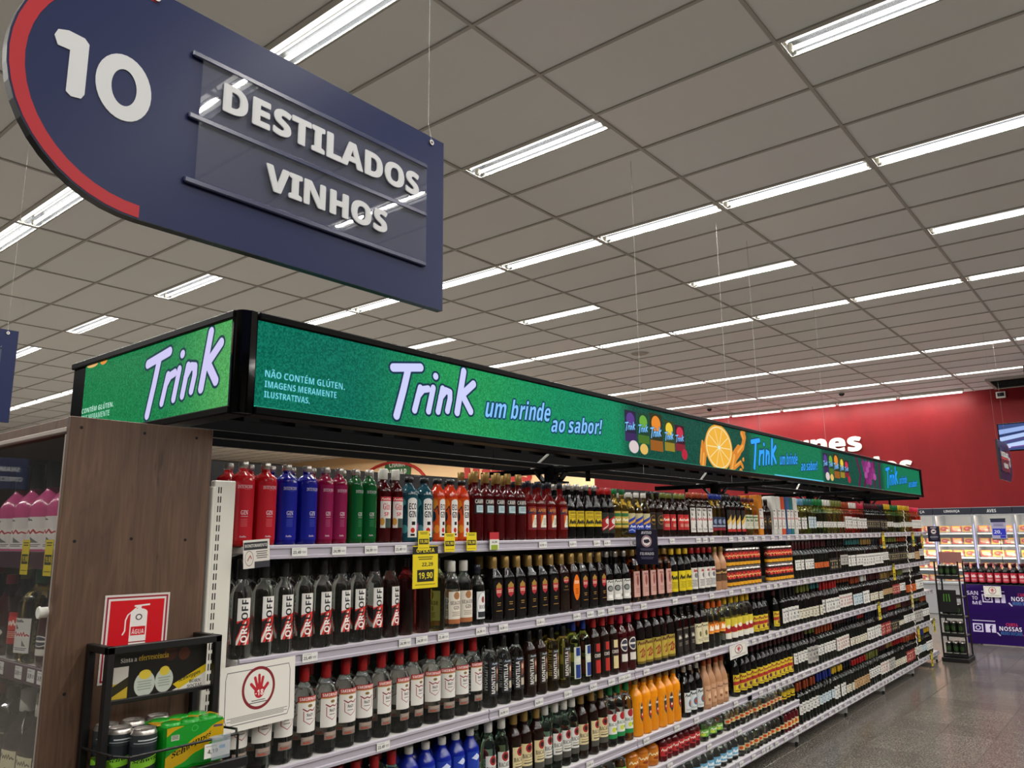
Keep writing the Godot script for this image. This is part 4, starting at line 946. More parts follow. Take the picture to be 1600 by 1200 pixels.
func stock_shelves() -> void:
	row(0, "gin_red", -1.42, -1.59, 2); row(0, "gin_blue", -1.59, -1.76, 2); row(0, "gin_magenta", -1.76, -1.9, 2); row(0, "gin_green", -1.9, -2.04, 2)
	row(0, "gin_strawberry", -2.04, -2.18, 2); row(0, "eco_teal", -2.18, -2.35, 2); row(0, "eco_orange", -2.35, -2.57, 3); row(0, "campari", -2.58, -2.97, 5)
	row(0, "aperol", -2.97, -3.31, 4); row(0, "black_herb", -3.31, -3.62, 4); row(0, "red_cap_green", -3.62, -3.76, 2); row(0, "green_gold", -3.76, -3.91, 2)
	row(0, "blue_slant", -3.91, -4.15, 3); row(0, "dark_crest", -4.15, -4.31, 2); row(0, "red_oval", -4.31, -4.66, 4); row(0, "whisky_white", -4.66, -4.98, 4)
	row(0, "navy_small", -4.98, -5.2, 3); row(0, "gold_diag", -5.2, -5.53, 4); row(0, "olive_panel", -5.53, -5.78, 3); row(0, "carton_amber", -5.78, -5.87, 1); row(0, "dark_crest", -5.87, -6.04, 2)
	row(0, "carton_white", -6.04, -6.24, 2); row(0, "carton_orange", -6.24, -6.33, 1); row(0, "carton_blue", -6.33, -6.42, 1); row(0, "carton_teal", -6.42, -6.51, 1); row(0, "carton_white", -6.51, -6.6, 1)
	row(0, "pale_sky", -6.6, -6.84, 3); row(0, "pale_teal", -6.84, -7.08, 3); row(0, "pale_green", -7.08, -7.32, 3); row(0, "pale_white", -7.32, -7.56, 3); row(0, "pale_olive", -7.56, -7.88, 4); row(0, "rose_copper", -7.88, -8.12, 3)
	row(0, "rose_white", -8.12, -8.36, 3); row(0, "rose_pink", -8.36, -8.6, 3); row(0, "red_black_wine", -8.6, -9.16, 7); row(0, "red_black_navy", -9.16, -9.4, 3); row(0, "pale_yellow", -9.4, -9.64, 3); row(0, "pale_green", -9.64, -9.96, 4); row(0, "pale_yellow", -10.0, -10.5, 6); row(0, "rose_pink", -10.5, -10.98, 6)

	row(1, "orloff", -1.44, -2.17, 9); row(1, "flow_red", -2.17, -2.34, 2); row(1, "flow_green", -2.34, -2.42, 1); row(1, "seagers", -2.43, -2.6, 2, 2); row(1, "rocks", -2.6, -2.68, 1, 2)
	row(1, "stock", -2.7, -3.22, 6); row(1, "stock_cocoa", -3.22, -3.31, 1); row(1, "stock_orange", -3.31, -3.4, 1); row(1, "stock", -3.4, -3.65, 3); row(1, "white_seal", -3.65, -3.91, 3)
	row(1, "pink_stamp", -3.91, -4.38, 5); row(1, "lemon_panel", -4.38, -4.66, 3); row(1, "white_script", -4.66, -5.0, 4); row(1, "sepia", -5.0, -5.18, 2)
	can_stack(-5.19, -5.77, 9); can_stack(-5.94, -6.43, 8)
	wine_run(1, -6.46, -10.98, ["red_white_wine", "red_orange_wine", "red_black_black", "red_grey_black", "red_white_teal", "red_white_gold", "red_white_navy", "red_white_copper", "red_black_olive", "red_black_copper", "red_cream_black", "red_tan_teal"])

	row(2, "smirnoff", -1.44, -2.66, 14); row(2, "montilla", -2.67, -2.95, 3); row(2, "montilla_dark", -2.95, -3.12, 2); row(2, "montilla_gold", -3.12, -3.31, 2); row(2, "contini_blue", -3.31, -3.49, 2)
	row(2, "contini_red", -3.49, -3.67, 2); row(2, "contini_cream", -3.67, -3.76, 1); row(2, "round_seal", -3.76, -3.94, 2); row(2, "yellow_script", -3.95, -4.38, 5); row(2, "old_dark", -4.38, -4.65, 3); row(2, "cream_pear", -4.65, -4.84, 2)
	row(2, "orange_block", -4.84, -5.11, 3); row(2, "yellow_swirl", -5.11, -5.58, 5); row(2, "grape_yellow", -5.6, -5.84, 3); row(2, "grape_yellow", -5.98, -6.08, 1)
	wine_run(2, -6.1, -10.98, ["red_white_black", "red_cream_olive", "red_cream_teal", "red_white_red", "red_half_copper", "red_sky_copper", "red_white_white", "red_cream_wine", "red_tan_gold", "red_red_gold", "red_white_olive", "red_orange_white"])

	row(3, "red_top_vodka", -1.5, -2.2, 8); row(3, "blue_vodka", -2.2, -2.64, 5); row(3, "bacardi", -2.66, -2.84, 2); row(3, "bacardi_gold", -2.84, -3.08, 3); row(3, "bacardi", -3.08, -3.37, 4); row(3, "bacardi_gold", -3.37, -3.64, 3)
	row(3, "bacardi_apple", -3.64, -3.88, 3); row(3, "batida", -3.9, -4.43, 6); row(3, "swirl_white", -4.46, -4.73, 3); row(3, "tan_cream", -4.74, -5.1, 4); row(3, "grape_yellow", -5.2, -5.58, 4, 2); row(3, "grape_yellow", -5.6, -6.26, 8)
	wine_run(3, -6.3, -10.98, ["red_white_wine", "red_grey_olive", "red_white_copper", "red_half_wine", "red_cream_navy", "red_cream_red", "red_white_navy", "red_red_wine", "red_black_red", "red_cream_gold"])

	row(4, "pet_lime", -2.7, -3.8, 11, 1); row(4, "pet_amber", -3.82, -4.15, 3); row(4, "pet_red", -4.16, -4.66, 7); row(4, "pet_lime", -4.68, -5.0, 3); row(4, "pet_fruit", -5.02, -6.0, 13); row(4, "pet_yellow", -6.0, -6.26, 3)
	row(5, "pet_blue", -3.9, -5.2, 14, 1); row(5, "pet_cap", -5.22, -6.0, 10, 1); row(5, "pet_dark", -6.0, -6.3, 4, 1)
	wine_run(5, -6.32, -10.98, ["red_white_copper", "red_sky_blue", "red_white_yellow", "red_cream_navy", "red_tan_red", "red_white_olive", "red_half_wine", "red_grey_gold", "red_cream_red", "red_red_copper"])

func wine_run(shelf: int, z0: float, z1: float, keys: Array) -> void:
	var z := z0
	var n := 0
	while z > z1 + 0.2:
		var c := 3 + (n * 7 + shelf * 3) % 4
		c = mini(c, int((z - z1) / 0.078))
		row(shelf, keys[n % keys.size()], z, z - 0.078 * c, c, 1)
		z -= 0.078 * c + 0.006
		n += 1

func can(called: String, label_key: String, r: float, h: float, words: String, at: Vector3, turn: float, group := "") -> void:
	var id := "can" + label_key
	if not protos.has(id):
		var o := Node3D.new()
		part(o, "body", MB.new().lathe([Vector2(0, 0.004), Vector2(r * 0.78, 0.002), Vector2(r * 0.86, 0), Vector2(r, 0.01), Vector2(r, h - 0.012), Vector2(r * 0.86, h - 0.003)], 20), M.cap_silver)
		part(o, "lid", MB.new().lathe([Vector2(r * 0.86, h - 0.003), Vector2(r * 0.86, h), Vector2(r * 0.8, h), Vector2(r * 0.77, h - 0.006), Vector2(0, h - 0.006)], 20), M.cap_silver)
		part(o, "label", MB.new().sheet(r, PI, 0.011, h - 0.013, 24), M["label_" + label_key])
		part(o, "pull_tab", MB.new().bevel(Vector3(0, h - 0.004, 0.006), Vector3(0.014, 0.002, 0.024), 0.0005), M.cap_silver)
		o.set_meta("base_name", called)
		o.set_meta("category", "can")
		protos[id] = o
	copy(protos[id], at, turn, words, group)

func can_stack(z0: float, z1: float, n: int) -> void:
	for level in 2:
		for i in n:
			var words := "dark red energy drink can with yellow foot, %s layer on the second shelf" % ["lower", "upper"][level]
			can("drink_can", "can_red", 0.0285, 0.135, words, Vector3(FRONT - 0.05, SHELF_Y[1] + 0.0006 + 0.1355 * level, lerpf(z0, z1, (i + 0.5) / n)), PI / 2 + rng.randf_range(-0.4, 0.4), words)

# ---------------------------------------------------------------- the screen canopy
func trink(im: Image, o: Vector2, s: Vector2, col: Color, edge: Color) -> void:       # brush lettering
	var st := [[[0.0, 0.2], [0.4, 0.1]], [[0.22, 0.15], [0.15, 0.55], [0.06, 1.0]], [[0.40, 0.46], [0.32, 0.86]], [[0.37, 0.6], [0.44, 0.48], [0.52, 0.45]], [[0.60, 0.42], [0.53, 0.84]], [[0.635, 0.2], [0.64, 0.2]],
		[[0.75, 0.40], [0.68, 0.82]], [[0.72, 0.56], [0.8, 0.42], [0.87, 0.44], [0.87, 0.56], [0.83, 0.78]], [[1.10, 0.0], [0.99, 0.78]], [[1.27, 0.2], [1.05, 0.47]], [[1.07, 0.43], [1.22, 0.72]]]
	for pass_ in 2:
		for k in st.size():
			var a := []
			for p in st[k]:
				a.append(o + Vector2(p[0] / 1.3 * s.x, p[1] * s.y))
			var w := (0.145 if k < 2 or k > 7 else 0.125) * s.y
			stroke(im, a, w + (0.07 * s.y if pass_ == 0 else 0.0), edge if pass_ == 0 else col)

func pouch(im: Image, o: Vector2, s: Vector2, ppm: float) -> void:       # five drink sachets and fruit
	var cs := [["#25203c", "#5a3a8a"], ["#18402c", "#6aa83a"], ["#2c3018", "#e88a2c"], ["#33401c", "#e8c83a"], ["#3a1424", "#c83048"]]
	for k in 5:
		var w := s.x * (0.2 if k == 2 else 0.165)
		var x: float = o.x + s.x * [0.0, 0.19, 0.37, 0.6, 0.78][k]
		var y: float = o.y + s.y * [0.06, 0.06, 0.0, 0.1, 0.16][k]
		var h: float = s.y * [0.68, 0.68, 0.86, 0.72, 0.62][k]
		im.fill_rect(Rect2i(int(x), int(y), int(w), int(h)), Color(cs[k][0]))
		disc(im, Vector2(x + w * 0.5, y + h * 0.28), w * 0.36, h * 0.22, Color(cs[k][1]))
		im.fill_rect(Rect2i(int(x), int(y + h * 0.72), int(w), int(h * 0.28)), Color(cs[k][1]).darkened(0.35))
		trink(im, Vector2(x + w * 0.06, y + h * 0.36), Vector2(w * 0.84, h * 0.3), Color("#7fc4ff"), Color("#12304a"))
	disc(im, o + Vector2(0.12, 0.84) * s, s.x * 0.07, s.y * 0.14, Color("#d8c8c8"))
	disc(im, o + Vector2(0.27, 0.86) * s, s.x * 0.06, s.y * 0.12, Color("#e0b860"))
	disc(im, o + Vector2(0.93, 0.84) * s, s.x * 0.05, s.y * 0.13, Color("#b8203c"))

func led_ground(im: Image, ppm: float, s0: float, shade: Callable) -> void:
	var cell := 6
	for x in range(0, im.get_width(), cell):
		for y in range(0, im.get_height(), cell):
			var c: Color = shade.call(s0 + x / ppm)
			var f := rng.randf_range(-0.075, 0.075)
			im.fill_rect(Rect2i(x, y, cell, cell), Color(c.r + f * 0.6, c.g + f, c.b + f * 0.8))

func led_front(s0: float, length: float) -> ImageTexture:
	var ppm := 2720.0 / length
	var hgt := int(0.28 * ppm)
	var im := Image.create(2720, hgt, false, Image.FORMAT_RGB8)
	led_ground(im, ppm, s0, func(s: float) -> Color:
		var a := Color("#086a55")
		var b := Color("#249655")
		var c := Color("#0a865c")
		var d := Color("#084a3b")
		var e := Color("#02744e")
		if s < 2.3: return a.lerp(b, smoothstep(1.7, 2.3, s))
		if s < 3.5: return b.lerp(c, smoothstep(2.3, 3.2, s))
		if s < 5.25: return c.lerp(d, smoothstep(3.5, 3.7, s))
		return d.lerp(e, smoothstep(5.2, 5.4, s)) if s < 6.75 else e.lerp(d, smoothstep(6.75, 6.85, s)) if s < 8.6 else d.lerp(e, smoothstep(8.6, 8.8, s)))
	var px := func(s: float, y: float) -> Vector2: return Vector2((s - s0) * ppm, (2.28 - y) * ppm)
	var box := func(sa: float, sb: float, ya: float, yb: float) -> Rect2: return Rect2(px.call(sa, yb), Vector2(sb - sa, yb - ya) * ppm)
	var hits := func(sa: float, sb: float) -> bool: return sb > s0 and sa < s0 + length
	if hits.call(1.39, 1.72):
		write(im, "NÃO CONTÉM GLÚTEN.", box.call(1.395, 1.716, 2.1, 2.13), Color("#7fd8f0")); write(im, "IMAGENS MERAMENTE", box.call(1.395, 1.68, 2.067, 2.088), Color("#7fd8f0")); write(im, "ILUSTRATIVAS.", box.call(1.395, 1.57, 2.033, 2.054), Color("#7fd8f0"))
	for w in [[1.94, "#cfd2fb", "#14304a"], [5.31, "#2fa4ff", "#0a3a62"], [8.83, "#1c9cff", "#083a5c"]]:
		if hits.call(w[0], w[0] + 1.5):
			trink(im, px.call(w[0], 2.262), Vector2(0.46, 0.225) * ppm, Color(w[1]), Color(w[2]))
	for w in [[2.46, 2.92, 2.93, 3.36, "#86c4ff"], [5.82, 6.2, 6.27, 6.66, "#2fa4ff"], [9.34, 9.68, 9.74, 10.15, "#1c9cff"]]:
		if hits.call(w[0], w[3]):
			for k in 9:      # eight times in dark blue for the outline, then the word itself
				var q := Vector2(cos(TAU * k / 8.0), sin(TAU * k / 8.0)) * 0.007 if k < 8 else Vector2.ZERO
				var col := Color("#0a3c5c") if k < 8 else Color(w[4])
				write(im, "um brinde", box.call(w[0] + q.x, w[1] + q.x, 2.085 + q.y, 2.175 + q.y), col, "b", 0.25, false, 0.3); write(im, "ao sabor!", box.call(w[2] + q.x, w[3] + q.x, 2.065 + q.y, 2.145 + q.y), col, "b", 0.25, false, 0.35)
	for w in [[3.6, 4.33], [6.83, 7.58]]:
		if hits.call(w[0], w[1]):
			pouch(im, px.call(w[0], 2.265), Vector2(w[1] - w[0], 0.25) * ppm, ppm)
	if hits.call(4.45, 5.25):
		for q in [[[4.52, 2.0], [4.54, 2.07], [4.6, 2.16], 0.07], [[4.49, 2.02], [4.51, 2.1], [4.53, 2.15], 0.03], [[4.95, 2.0], [5.0, 2.09], [5.08, 2.14], 0.08], [[5.06, 2.12], [5.15, 2.17], [5.19, 2.24], 0.05], [[5.17, 2.22], [5.14, 2.26], [5.19, 2.27], 0.035], [[5.0, 2.02], [5.1, 2.06], [5.13, 2.03], 0.03], [[5.14, 2.08], [5.15, 2.085], [5.15, 2.08], 0.025], [[5.08, 2.005], [5.1, 2.01], [5.11, 2.005], 0.02]]:
			stroke(im, [px.call(q[0][0], q[0][1]), px.call(q[1][0], q[1][1]), px.call(q[2][0], q[2][1])], q[3] * ppm, Color("#d8842c"))
			stroke(im, [px.call(q[0][0], q[0][1] + 0.006), px.call(q[1][0], q[1][1] + 0.006)], q[3] * 0.35 * ppm, Color("#eca84c"))
		var c: Vector2 = px.call(4.77, 2.135)
		disc(im, c, 0.205 * ppm, 0.15 * ppm, Color("#e8a02c")); disc(im, c, 0.192 * ppm, 0.138 * ppm, Color("#f4dca0")); disc(im, c, 0.178 * ppm, 0.127 * ppm, Color("#f0b23c"))
		for k in 10:
			var a := TAU * k / 10.0
			stroke(im, [c, c + Vector2(cos(a) * 0.17, sin(a) * 0.12) * ppm], 0.007 * ppm, Color("#f8e0a0"))
		disc(im, c, 0.016 * ppm, 0.012 * ppm, Color("#d8f0f0"))
	if hits.call(7.75, 8.7):
		for k in 5:
			stroke(im, [px.call(7.82 + 0.18 * k, 2.0), px.call(7.9 + 0.16 * k, 2.12), px.call(7.8 + 0.2 * k, 2.28)], 0.05 * ppm, Color("#5a1444"))
		for k in 14:
			disc(im, px.call(8.02 + 0.1 * (k % 4) + 0.03 * (k / 4), 2.23 - 0.055 * (k / 4)), 0.055 * ppm, 0.035 * ppm, Color(["#7a2468", "#8a2c74", "#a84a94"][k % 3]))
	if hits.call(5.7, 6.9):
		im.fill_rect(Rect2i(Vector2i(px.call(5.7, 2.01)), Vector2i(int(1.1 * ppm), int(0.01 * ppm))), Color("#58b8e8"))
	im.fill_rect(Rect2i(0, hgt - 3, 2720, 3), Color("#3ac8a0"))
	im.resize(1360, hgt / 2, Image.INTERPOLATE_BILINEAR)
	return ImageTexture.create_from_image(im)

func led_end() -> ImageTexture:
	var w := 1600
	var ppm := w / 1.19
	var hgt := int(0.28 * ppm)
	var im := Image.create(w, hgt, false, Image.FORMAT_RGB8)
	led_ground(im, ppm, 0.0, func(s: float) -> Color: return Color("#167a46").lerp(Color("#4fa458"), smoothstep(0.7, 1.19, s)))
	trink(im, Vector2(0.63, 0.02) * ppm, Vector2(0.5, 0.235) * ppm, Color("#cfc8f4"), Color("#143a44"))
	write(im, "NÃO CONTÉM GLÚTEN.", Rect2(0.02 * ppm, 0.168 * ppm, 0.36 * ppm, 0.026 * ppm), Color("#c8e8dc")); write(im, "IMAGENS MERAMENTE", Rect2(0.02 * ppm, 0.202 * ppm, 0.33 * ppm, 0.022 * ppm), Color("#a8d8c4")); write(im, "ILUSTRATIVAS.", Rect2(0.02 * ppm, 0.234 * ppm, 0.22 * ppm, 0.022 * ppm), Color("#a8d8c4"))
	disc(im, Vector2(0.16, 0.0) * ppm, 0.05 * ppm, 0.012 * ppm, Color("#e8b070")); disc(im, Vector2(0.26, 0.0) * ppm, 0.03 * ppm, 0.014 * ppm, Color("#e09040"))
	im.resize(w / 2, hgt / 2, Image.INTERPOLATE_BILINEAR)
	return ImageTexture.create_from_image(im)

func build_canopy() -> void:
	mat("canopy_black", Color(0.022, 0.022, 0.025), 0.4); mat("gloss_black", Color(0.012, 0.012, 0.014), 0.07); mat("brace_grey", Color(0.5, 0.5, 0.48), 0.4, 0.4)
	dull(["canopy_black"], 0.16)
	var x0 := -2.16
	var z0 := -1.3
	var z1 := -10.4
	var c := thing("screen_canopy", "black canopy frame with green advertising screens above the gondola", "canopy", Vector3(-2.78, 1.98, -5.85))
	var seg := 2.24
	for k in 4:
		var s0 := 1.36 + seg * k
		var b := MB.new()
		b.quad(Vector3(x0, 2.0, -s0), Vector3(x0, 2.0, -s0 - seg), Vector3(x0, 2.28, -s0 - seg), Vector3(x0, 2.28, -s0))
		part_w(c, "screen", b, screen("screen_%d" % k, led_front(s0, seg), SCREEN))
		part_w(c, "screen_cabinet", MB.new().box(Vector3(x0 - 0.045, 2.14, -s0 - seg / 2), Vector3(0.085, 0.3, seg - 0.004)), M.canopy_black)
	var e := MB.new()
	e.quad(Vector3(-3.39, 2.0, z0), Vector3(-2.2, 2.0, z0), Vector3(-2.2, 2.28, z0), Vector3(-3.39, 2.28, z0))
	part_w(c, "screen", e, screen("screen_end", led_end(), SCREEN))
	part_w(c, "screen_cabinet", MB.new().box(Vector3(-2.79, 2.14, z0 - 0.045), Vector3(1.18, 0.3, 0.085)), M.canopy_black)
	# rails round the screens
	var ln := z0 - z1
	var zm := (z0 + z1) / 2
	part_w(c, "top_rail", MB.new().bevel(Vector3(x0 - 0.03, 2.294, zm - 0.03), Vector3(0.08, 0.026, ln - 0.06), 0.004), M.canopy_black)
	part_w(c, "bottom_rail", MB.new().bevel(Vector3(x0 - 0.03, 1.987, zm - 0.03), Vector3(0.08, 0.026, ln - 0.06), 0.004), M.canopy_black)
	part_w(c, "top_rail", MB.new().bevel(Vector3(-2.8, 2.294, z0 - 0.03), Vector3(1.22, 0.026, 0.08), 0.004), M.canopy_black)
	part_w(c, "bottom_rail", MB.new().bevel(Vector3(-2.8, 1.987, z0 - 0.03), Vector3(1.22, 0.026, 0.08), 0.004), M.canopy_black)
	part_w(c, "end_cap", MB.new().bevel(Vector3(x0 - 0.04, 2.14, z1 + 0.03), Vector3(0.1, 0.33, 0.06), 0.004), M.canopy_black)
	part_w(c, "end_cap", MB.new().bevel(Vector3(-3.395, 2.14, z0 - 0.05), Vector3(0.014, 0.33, 0.09), 0.004), M.canopy_black)
	# rounded glossy corner
	var cor := MB.new()
	var prof := PackedVector2Array([Vector2(-0.05, 0.0), Vector2(-0.034, -0.004)])
	for k in 7:
		var a := PI / 2 - PI / 2 * k / 6.0
		prof.append(Vector2(-0.03 + cos(a) * 0.03, 0.03 - sin(a) * 0.03))
	prof.append_array(PackedVector2Array([Vector2(0.004, 0.034), Vector2(0.0, 0.058), Vector2(-0.05, 0.058)]))
	cor.slab(prof, 1.976, 2.306)
	var co := part(c, "corner_post", cor, M.gloss_black)
	co.transform = Transform3D(Basis(Vector3.RIGHT, -PI / 2), Vector3(x0 + 0.002, 0, z0 + 0.002) - c.position)
	# the far row of screen cabinets, seen from behind, with hand slots
	for k in 4:
		var s0 := 1.36 + seg * k
		var b := MB.new()
		b.box(Vector3(-3.115, 2.225, -s0 - seg / 2), Vector3(0.05, 0.15, seg - 0.004)); b.box(Vector3(-3.1, 2.04, -s0 - seg / 2), Vector3(0.02, 0.12, seg - 0.004)); b.box(Vector3(-3.15, 2.125, -s0 - seg / 2), Vector3(0.012, 0.1, seg - 0.004))
		var n := int(seg / 0.255)
		for q in n + 1:
			b.box(Vector3(-3.115, 2.125, -s0 - 0.04 - q * (seg - 0.08) / n), Vector3(0.05, 0.052, 0.08))
		part_w(c, "far_cabinet", b, M.canopy_black)
	part_w(c, "far_face", MB.new().box(Vector3(-3.345, 2.1675, zm), Vector3(0.11, 0.275, ln)), M.canopy_black)
	part_w(c, "end_face", MB.new().box(Vector3(-2.8, 2.14, z1 + 0.02), Vector3(1.14, 0.33, 0.04)), M.canopy_black)
	# posts and arms that carry it
	for z in [-3.77, -6.02, -8.28, -10.33]:
		part_w(c, "arm", MB.new().bevel(Vector3(-2.76, 1.965, z), Vector3(1.14, 0.035, 0.04), 0.003), M.canopy_black)
		part_w(c, "post", MB.new().bevel(Vector3(-2.78, 1.945, z), Vector3(0.07, 0.1, 0.06), 0.003).bevel(Vector3(-2.78, 1.895, z), Vector3(0.16, 0.012, 0.14), 0.003), M.canopy_black)
		for s in [-1, 1]:
			part_w(c, "gusset", MB.new().bevel(Vector3(-2.78 + s * 0.07, 1.915, z), Vector3(0.012, 0.13, 0.05), 0.002, Basis(Vector3.BACK, -s * 0.75)), M.canopy_black)
			part_w(c, "side_post", MB.new().bevel(Vector3(-2.78 + s * 0.26, 1.92, z), Vector3(0.022, 0.06, 0.022), 0.002), M.canopy_black)
		part_w(c, "brace", MB.new().bevel(Vector3(-2.95, 2.03, z - 0.1), Vector3(0.02, 0.008, 0.22), 0.001, Basis(Vector3.RIGHT, 0.55)), M.brace_grey)
	for p in [Vector3(-2.8, 0, -4.9), Vector3(-2.8, 0, -6.4), Vector3(-2.8, 0, -7.1), Vector3(-2.8, 0, -9.0)]:
		part_w(c, "hanger_wire", MB.new().rod(Vector3(p.x, 2.0, p.z), Vector3(p.x, CEIL, p.z), 0.0015, 0.0015, 5), M.brace_grey)
	part_w(c, "hanger_beam", MB.new().bevel(Vector3(-2.8, 1.99, zm), Vector3(0.04, 0.03, ln - 0.1), 0.003), M.canopy_black)

# ---------------------------------------------------------------- hanging aisle signs
func aisle_sign(x: float, z_mid: float, flip: bool, said: String, texts: bool) -> void:
	var o := thing("aisle_sign", said, "sign", Vector3(x, 2.278, z_mid), PI / 2)
	var f := -1.0 if flip else 1.0
	var h := 0.562
	var r := h / 2
	var half := 0.6125
	var outline := func(inset: float) -> PackedVector2Array:
		var p := PackedVector2Array([Vector2(f * (half - inset), inset), Vector2(f * (half - inset), h - inset)])
		for k in 25:
			var a := PI / 2 + PI * k / 24.0
			p.append(Vector2(f * (-half + r + cos(a) * (r - inset)), r + sin(a) * (r - inset)))
		return p
	part(o, "board", MB.new().slab(outline.call(0.0), -0.012, 0.012), M.sign_edge)
	part(o, "face", MB.new().slab(outline.call(0.001), 0.012, 0.0125), M.sign_blue)
	part(o, "face", MB.new().slab(outline.call(0.001), -0.0125, -0.012), M.sign_blue)
	var band := PackedVector2Array()
	for k in 25:
		var a := PI / 2 + PI * k / 24.0
		band.append(Vector2(f * (-half + r + cos(a) * (r - 0.004)), r + sin(a) * (r - 0.004)))
	for k in 25:
		var a := PI * 1.5 - PI * k / 24.0
		band.append(Vector2(f * (-half + r + cos(a) * (r - 0.032)), r + sin(a) * (r - 0.032)))
	part(o, "red_band", MB.new().slab(band, 0.0125, 0.0132), M.sign_red)
	var xs := (half - 0.0815) if not flip else 0.245 + 0.0
	var xl := xs - 0.772 if not flip else -half + 0.09
	if flip:
		xs = xl + 0.772
	for y in [0.128, 0.288, 0.447]:
		part(o, "rail", MB.new().bevel(Vector3((xl + xs) / 2, y, 0.018), Vector3(xs - xl, 0.016, 0.011), 0.003), M.sign_rail)
	for y in [0.208, 0.3675]:
		part(o, "acrylic_pane", MB.new().box(Vector3((xl + xs) / 2 + 0.012, y, 0.021), Vector3(xs - xl - 0.028, 0.15, 0.002)), M.sign_pane)
	if texts:
		var d := -1.0565
		add_words(o, "DESTILADOS", Vector3(0.896 + d if not flip else xl + 0.08, 0.331, 0.0225), 0.653, 0.075, M.sign_white, 0.003, "b", 0.0028)
		add_words(o, "VINHOS", Vector3(1.022 + d if not flip else xl + 0.2, 0.174, 0.0225), 0.403, 0.07, M.sign_white, 0.003, "b", 0.0028)
		var zx := 0.67 + d if not flip else half - r + 0.06
		var ring := MB.new()
		var oo := PackedVector2Array()
		for k in 33:
			oo.append(Vector2(zx + cos(TAU * k / 32.0) * 0.06, 0.289 + sin(TAU * k / 32.0) * 0.077))
		for k in 33:
			oo.append(Vector2(zx + cos(TAU * (32 - k) / 32.0) * 0.027, 0.289 + sin(TAU * (32 - k) / 32.0) * 0.043))
		for k in 32:       # the ring of the nought as a band of quads
			ring.quad(Vector3(oo[k].x, oo[k].y, 0.0145), Vector3(oo[k + 1].x, oo[k + 1].y, 0.0145), Vector3(oo[64 - k].x, oo[64 - k].y, 0.0145), Vector3(oo[65 - k].x, oo[65 - k].y, 0.0145))
			ring.quad(Vector3(oo[k + 1].x, oo[k + 1].y, 0.0125), Vector3(oo[k].x, oo[k].y, 0.0125), Vector3(oo[k].x, oo[k].y, 0.0145), Vector3(oo[k + 1].x, oo[k + 1].y, 0.0145))
		part(o, "digit", ring, M.sign_white)
		var ox := zx - 0.1
		part(o, "digit", MB.new().slab(PackedVector2Array([Vector2(ox - 0.046, 0.341), Vector2(ox - 0.04, 0.357), Vector2(ox - 0.02, 0.364), Vector2(ox + 0.012, 0.362), Vector2(ox + 0.022, 0.352), Vector2(ox + 0.022, 0.236), Vector2(ox + 0.016, 0.224), Vector2(ox - 0.004, 0.221), Vector2(ox - 0.014, 0.228), Vector2(ox - 0.014, 0.322), Vector2(ox - 0.038, 0.322)]), 0.0125, 0.0145), M.sign_white)
	for wx in [f * 0.5545, f * -0.3335]:
		part(o, "eyelet", MB.new().lathe([Vector2(0.004, -0.003), Vector2(0.009, -0.003), Vector2(0.009, 0.003), Vector2(0.004, 0.003)], 14), M.cap_silver).transform = Transform3D(Basis(Vector3.RIGHT, PI / 2), Vector3(wx, h - 0.021, 0.0142))
		part(o, "wire", MB.new().rod(Vector3(wx, h - 0.021, 0.016), Vector3(wx, h + 0.05, 0.0), 0.0009, 0.0009, 5).rod(Vector3(wx, h + 0.05, 0.0), Vector3(wx, CEIL - 2.278, 0.0), 0.0009, 0.0009, 5), M.brace_grey)

func build_signs() -> void:
	mat("sign_blue", Color(0.155, 0.178, 0.295), 0.3); mat("sign_edge", Color(0.025, 0.025, 0.03), 0.4); mat("sign_red", Color(0.62, 0.19, 0.21), 0.35); mat("sign_white", Color(0.74, 0.745, 0.75), 0.4); mat("sign_rail", Color(0.09, 0.13, 0.27), 0.25)
	dull(["sign_blue", "sign_red", "sign_white"], 0.2)
	pane("sign_pane", Color(0.8, 0.82, 0.86, 0.03))
	aisle_sign(-1.65, -1.0565, false, "hanging blue aisle sign numbered 10 above the near end of the gondola", true)
	aisle_sign(-5.26, -1.0565, false, "plain hanging blue aisle sign over the neighbouring aisle", false)
	aisle_sign(-1.65, -13.4, true, "hanging blue aisle sign numbered 10 before the red wall", true)
	var sh := thing("aisle_board", "dark hanging board reading SHAMPOO and CONDICIONADOR across the cross aisle", "sign", Vector3(-8.9, 2.085, 0.75), PI / 2)
	part(sh, "board", MB.new().bevel(Vector3(0, 0.155, 0), Vector3(1.02, 0.31, 0.02), 0.003), M.sign_blue)
	add_words(sh, "SHAMPOO", Vector3(-0.43, 0.175, 0.0105), 0.31, 0.045, M.sign_white, 0.002); add_words(sh, "CONDICIONADOR", Vector3(-0.46, 0.077, 0.0105), 0.38, 0.045, M.sign_white, 0.002)
	for s in [-0.45, 0.45]:
		part(sh, "wire", MB.new().rod(Vector3(s, 0.31, 0), Vector3(s, CEIL - 2.085, 0), 0.001, 0.001, 5), M.brace_grey)

func card(called: String, key: String, w: float, h: float, said: String, category: String, at: Vector3, turn: float, tilt := 0.0, group := "") -> MeshInstance3D:
	var o := single(called, MB.new().quad_box(w, h), M["label_" + key], said, category, at, turn, group)
	o.rotation.z = tilt
	return o

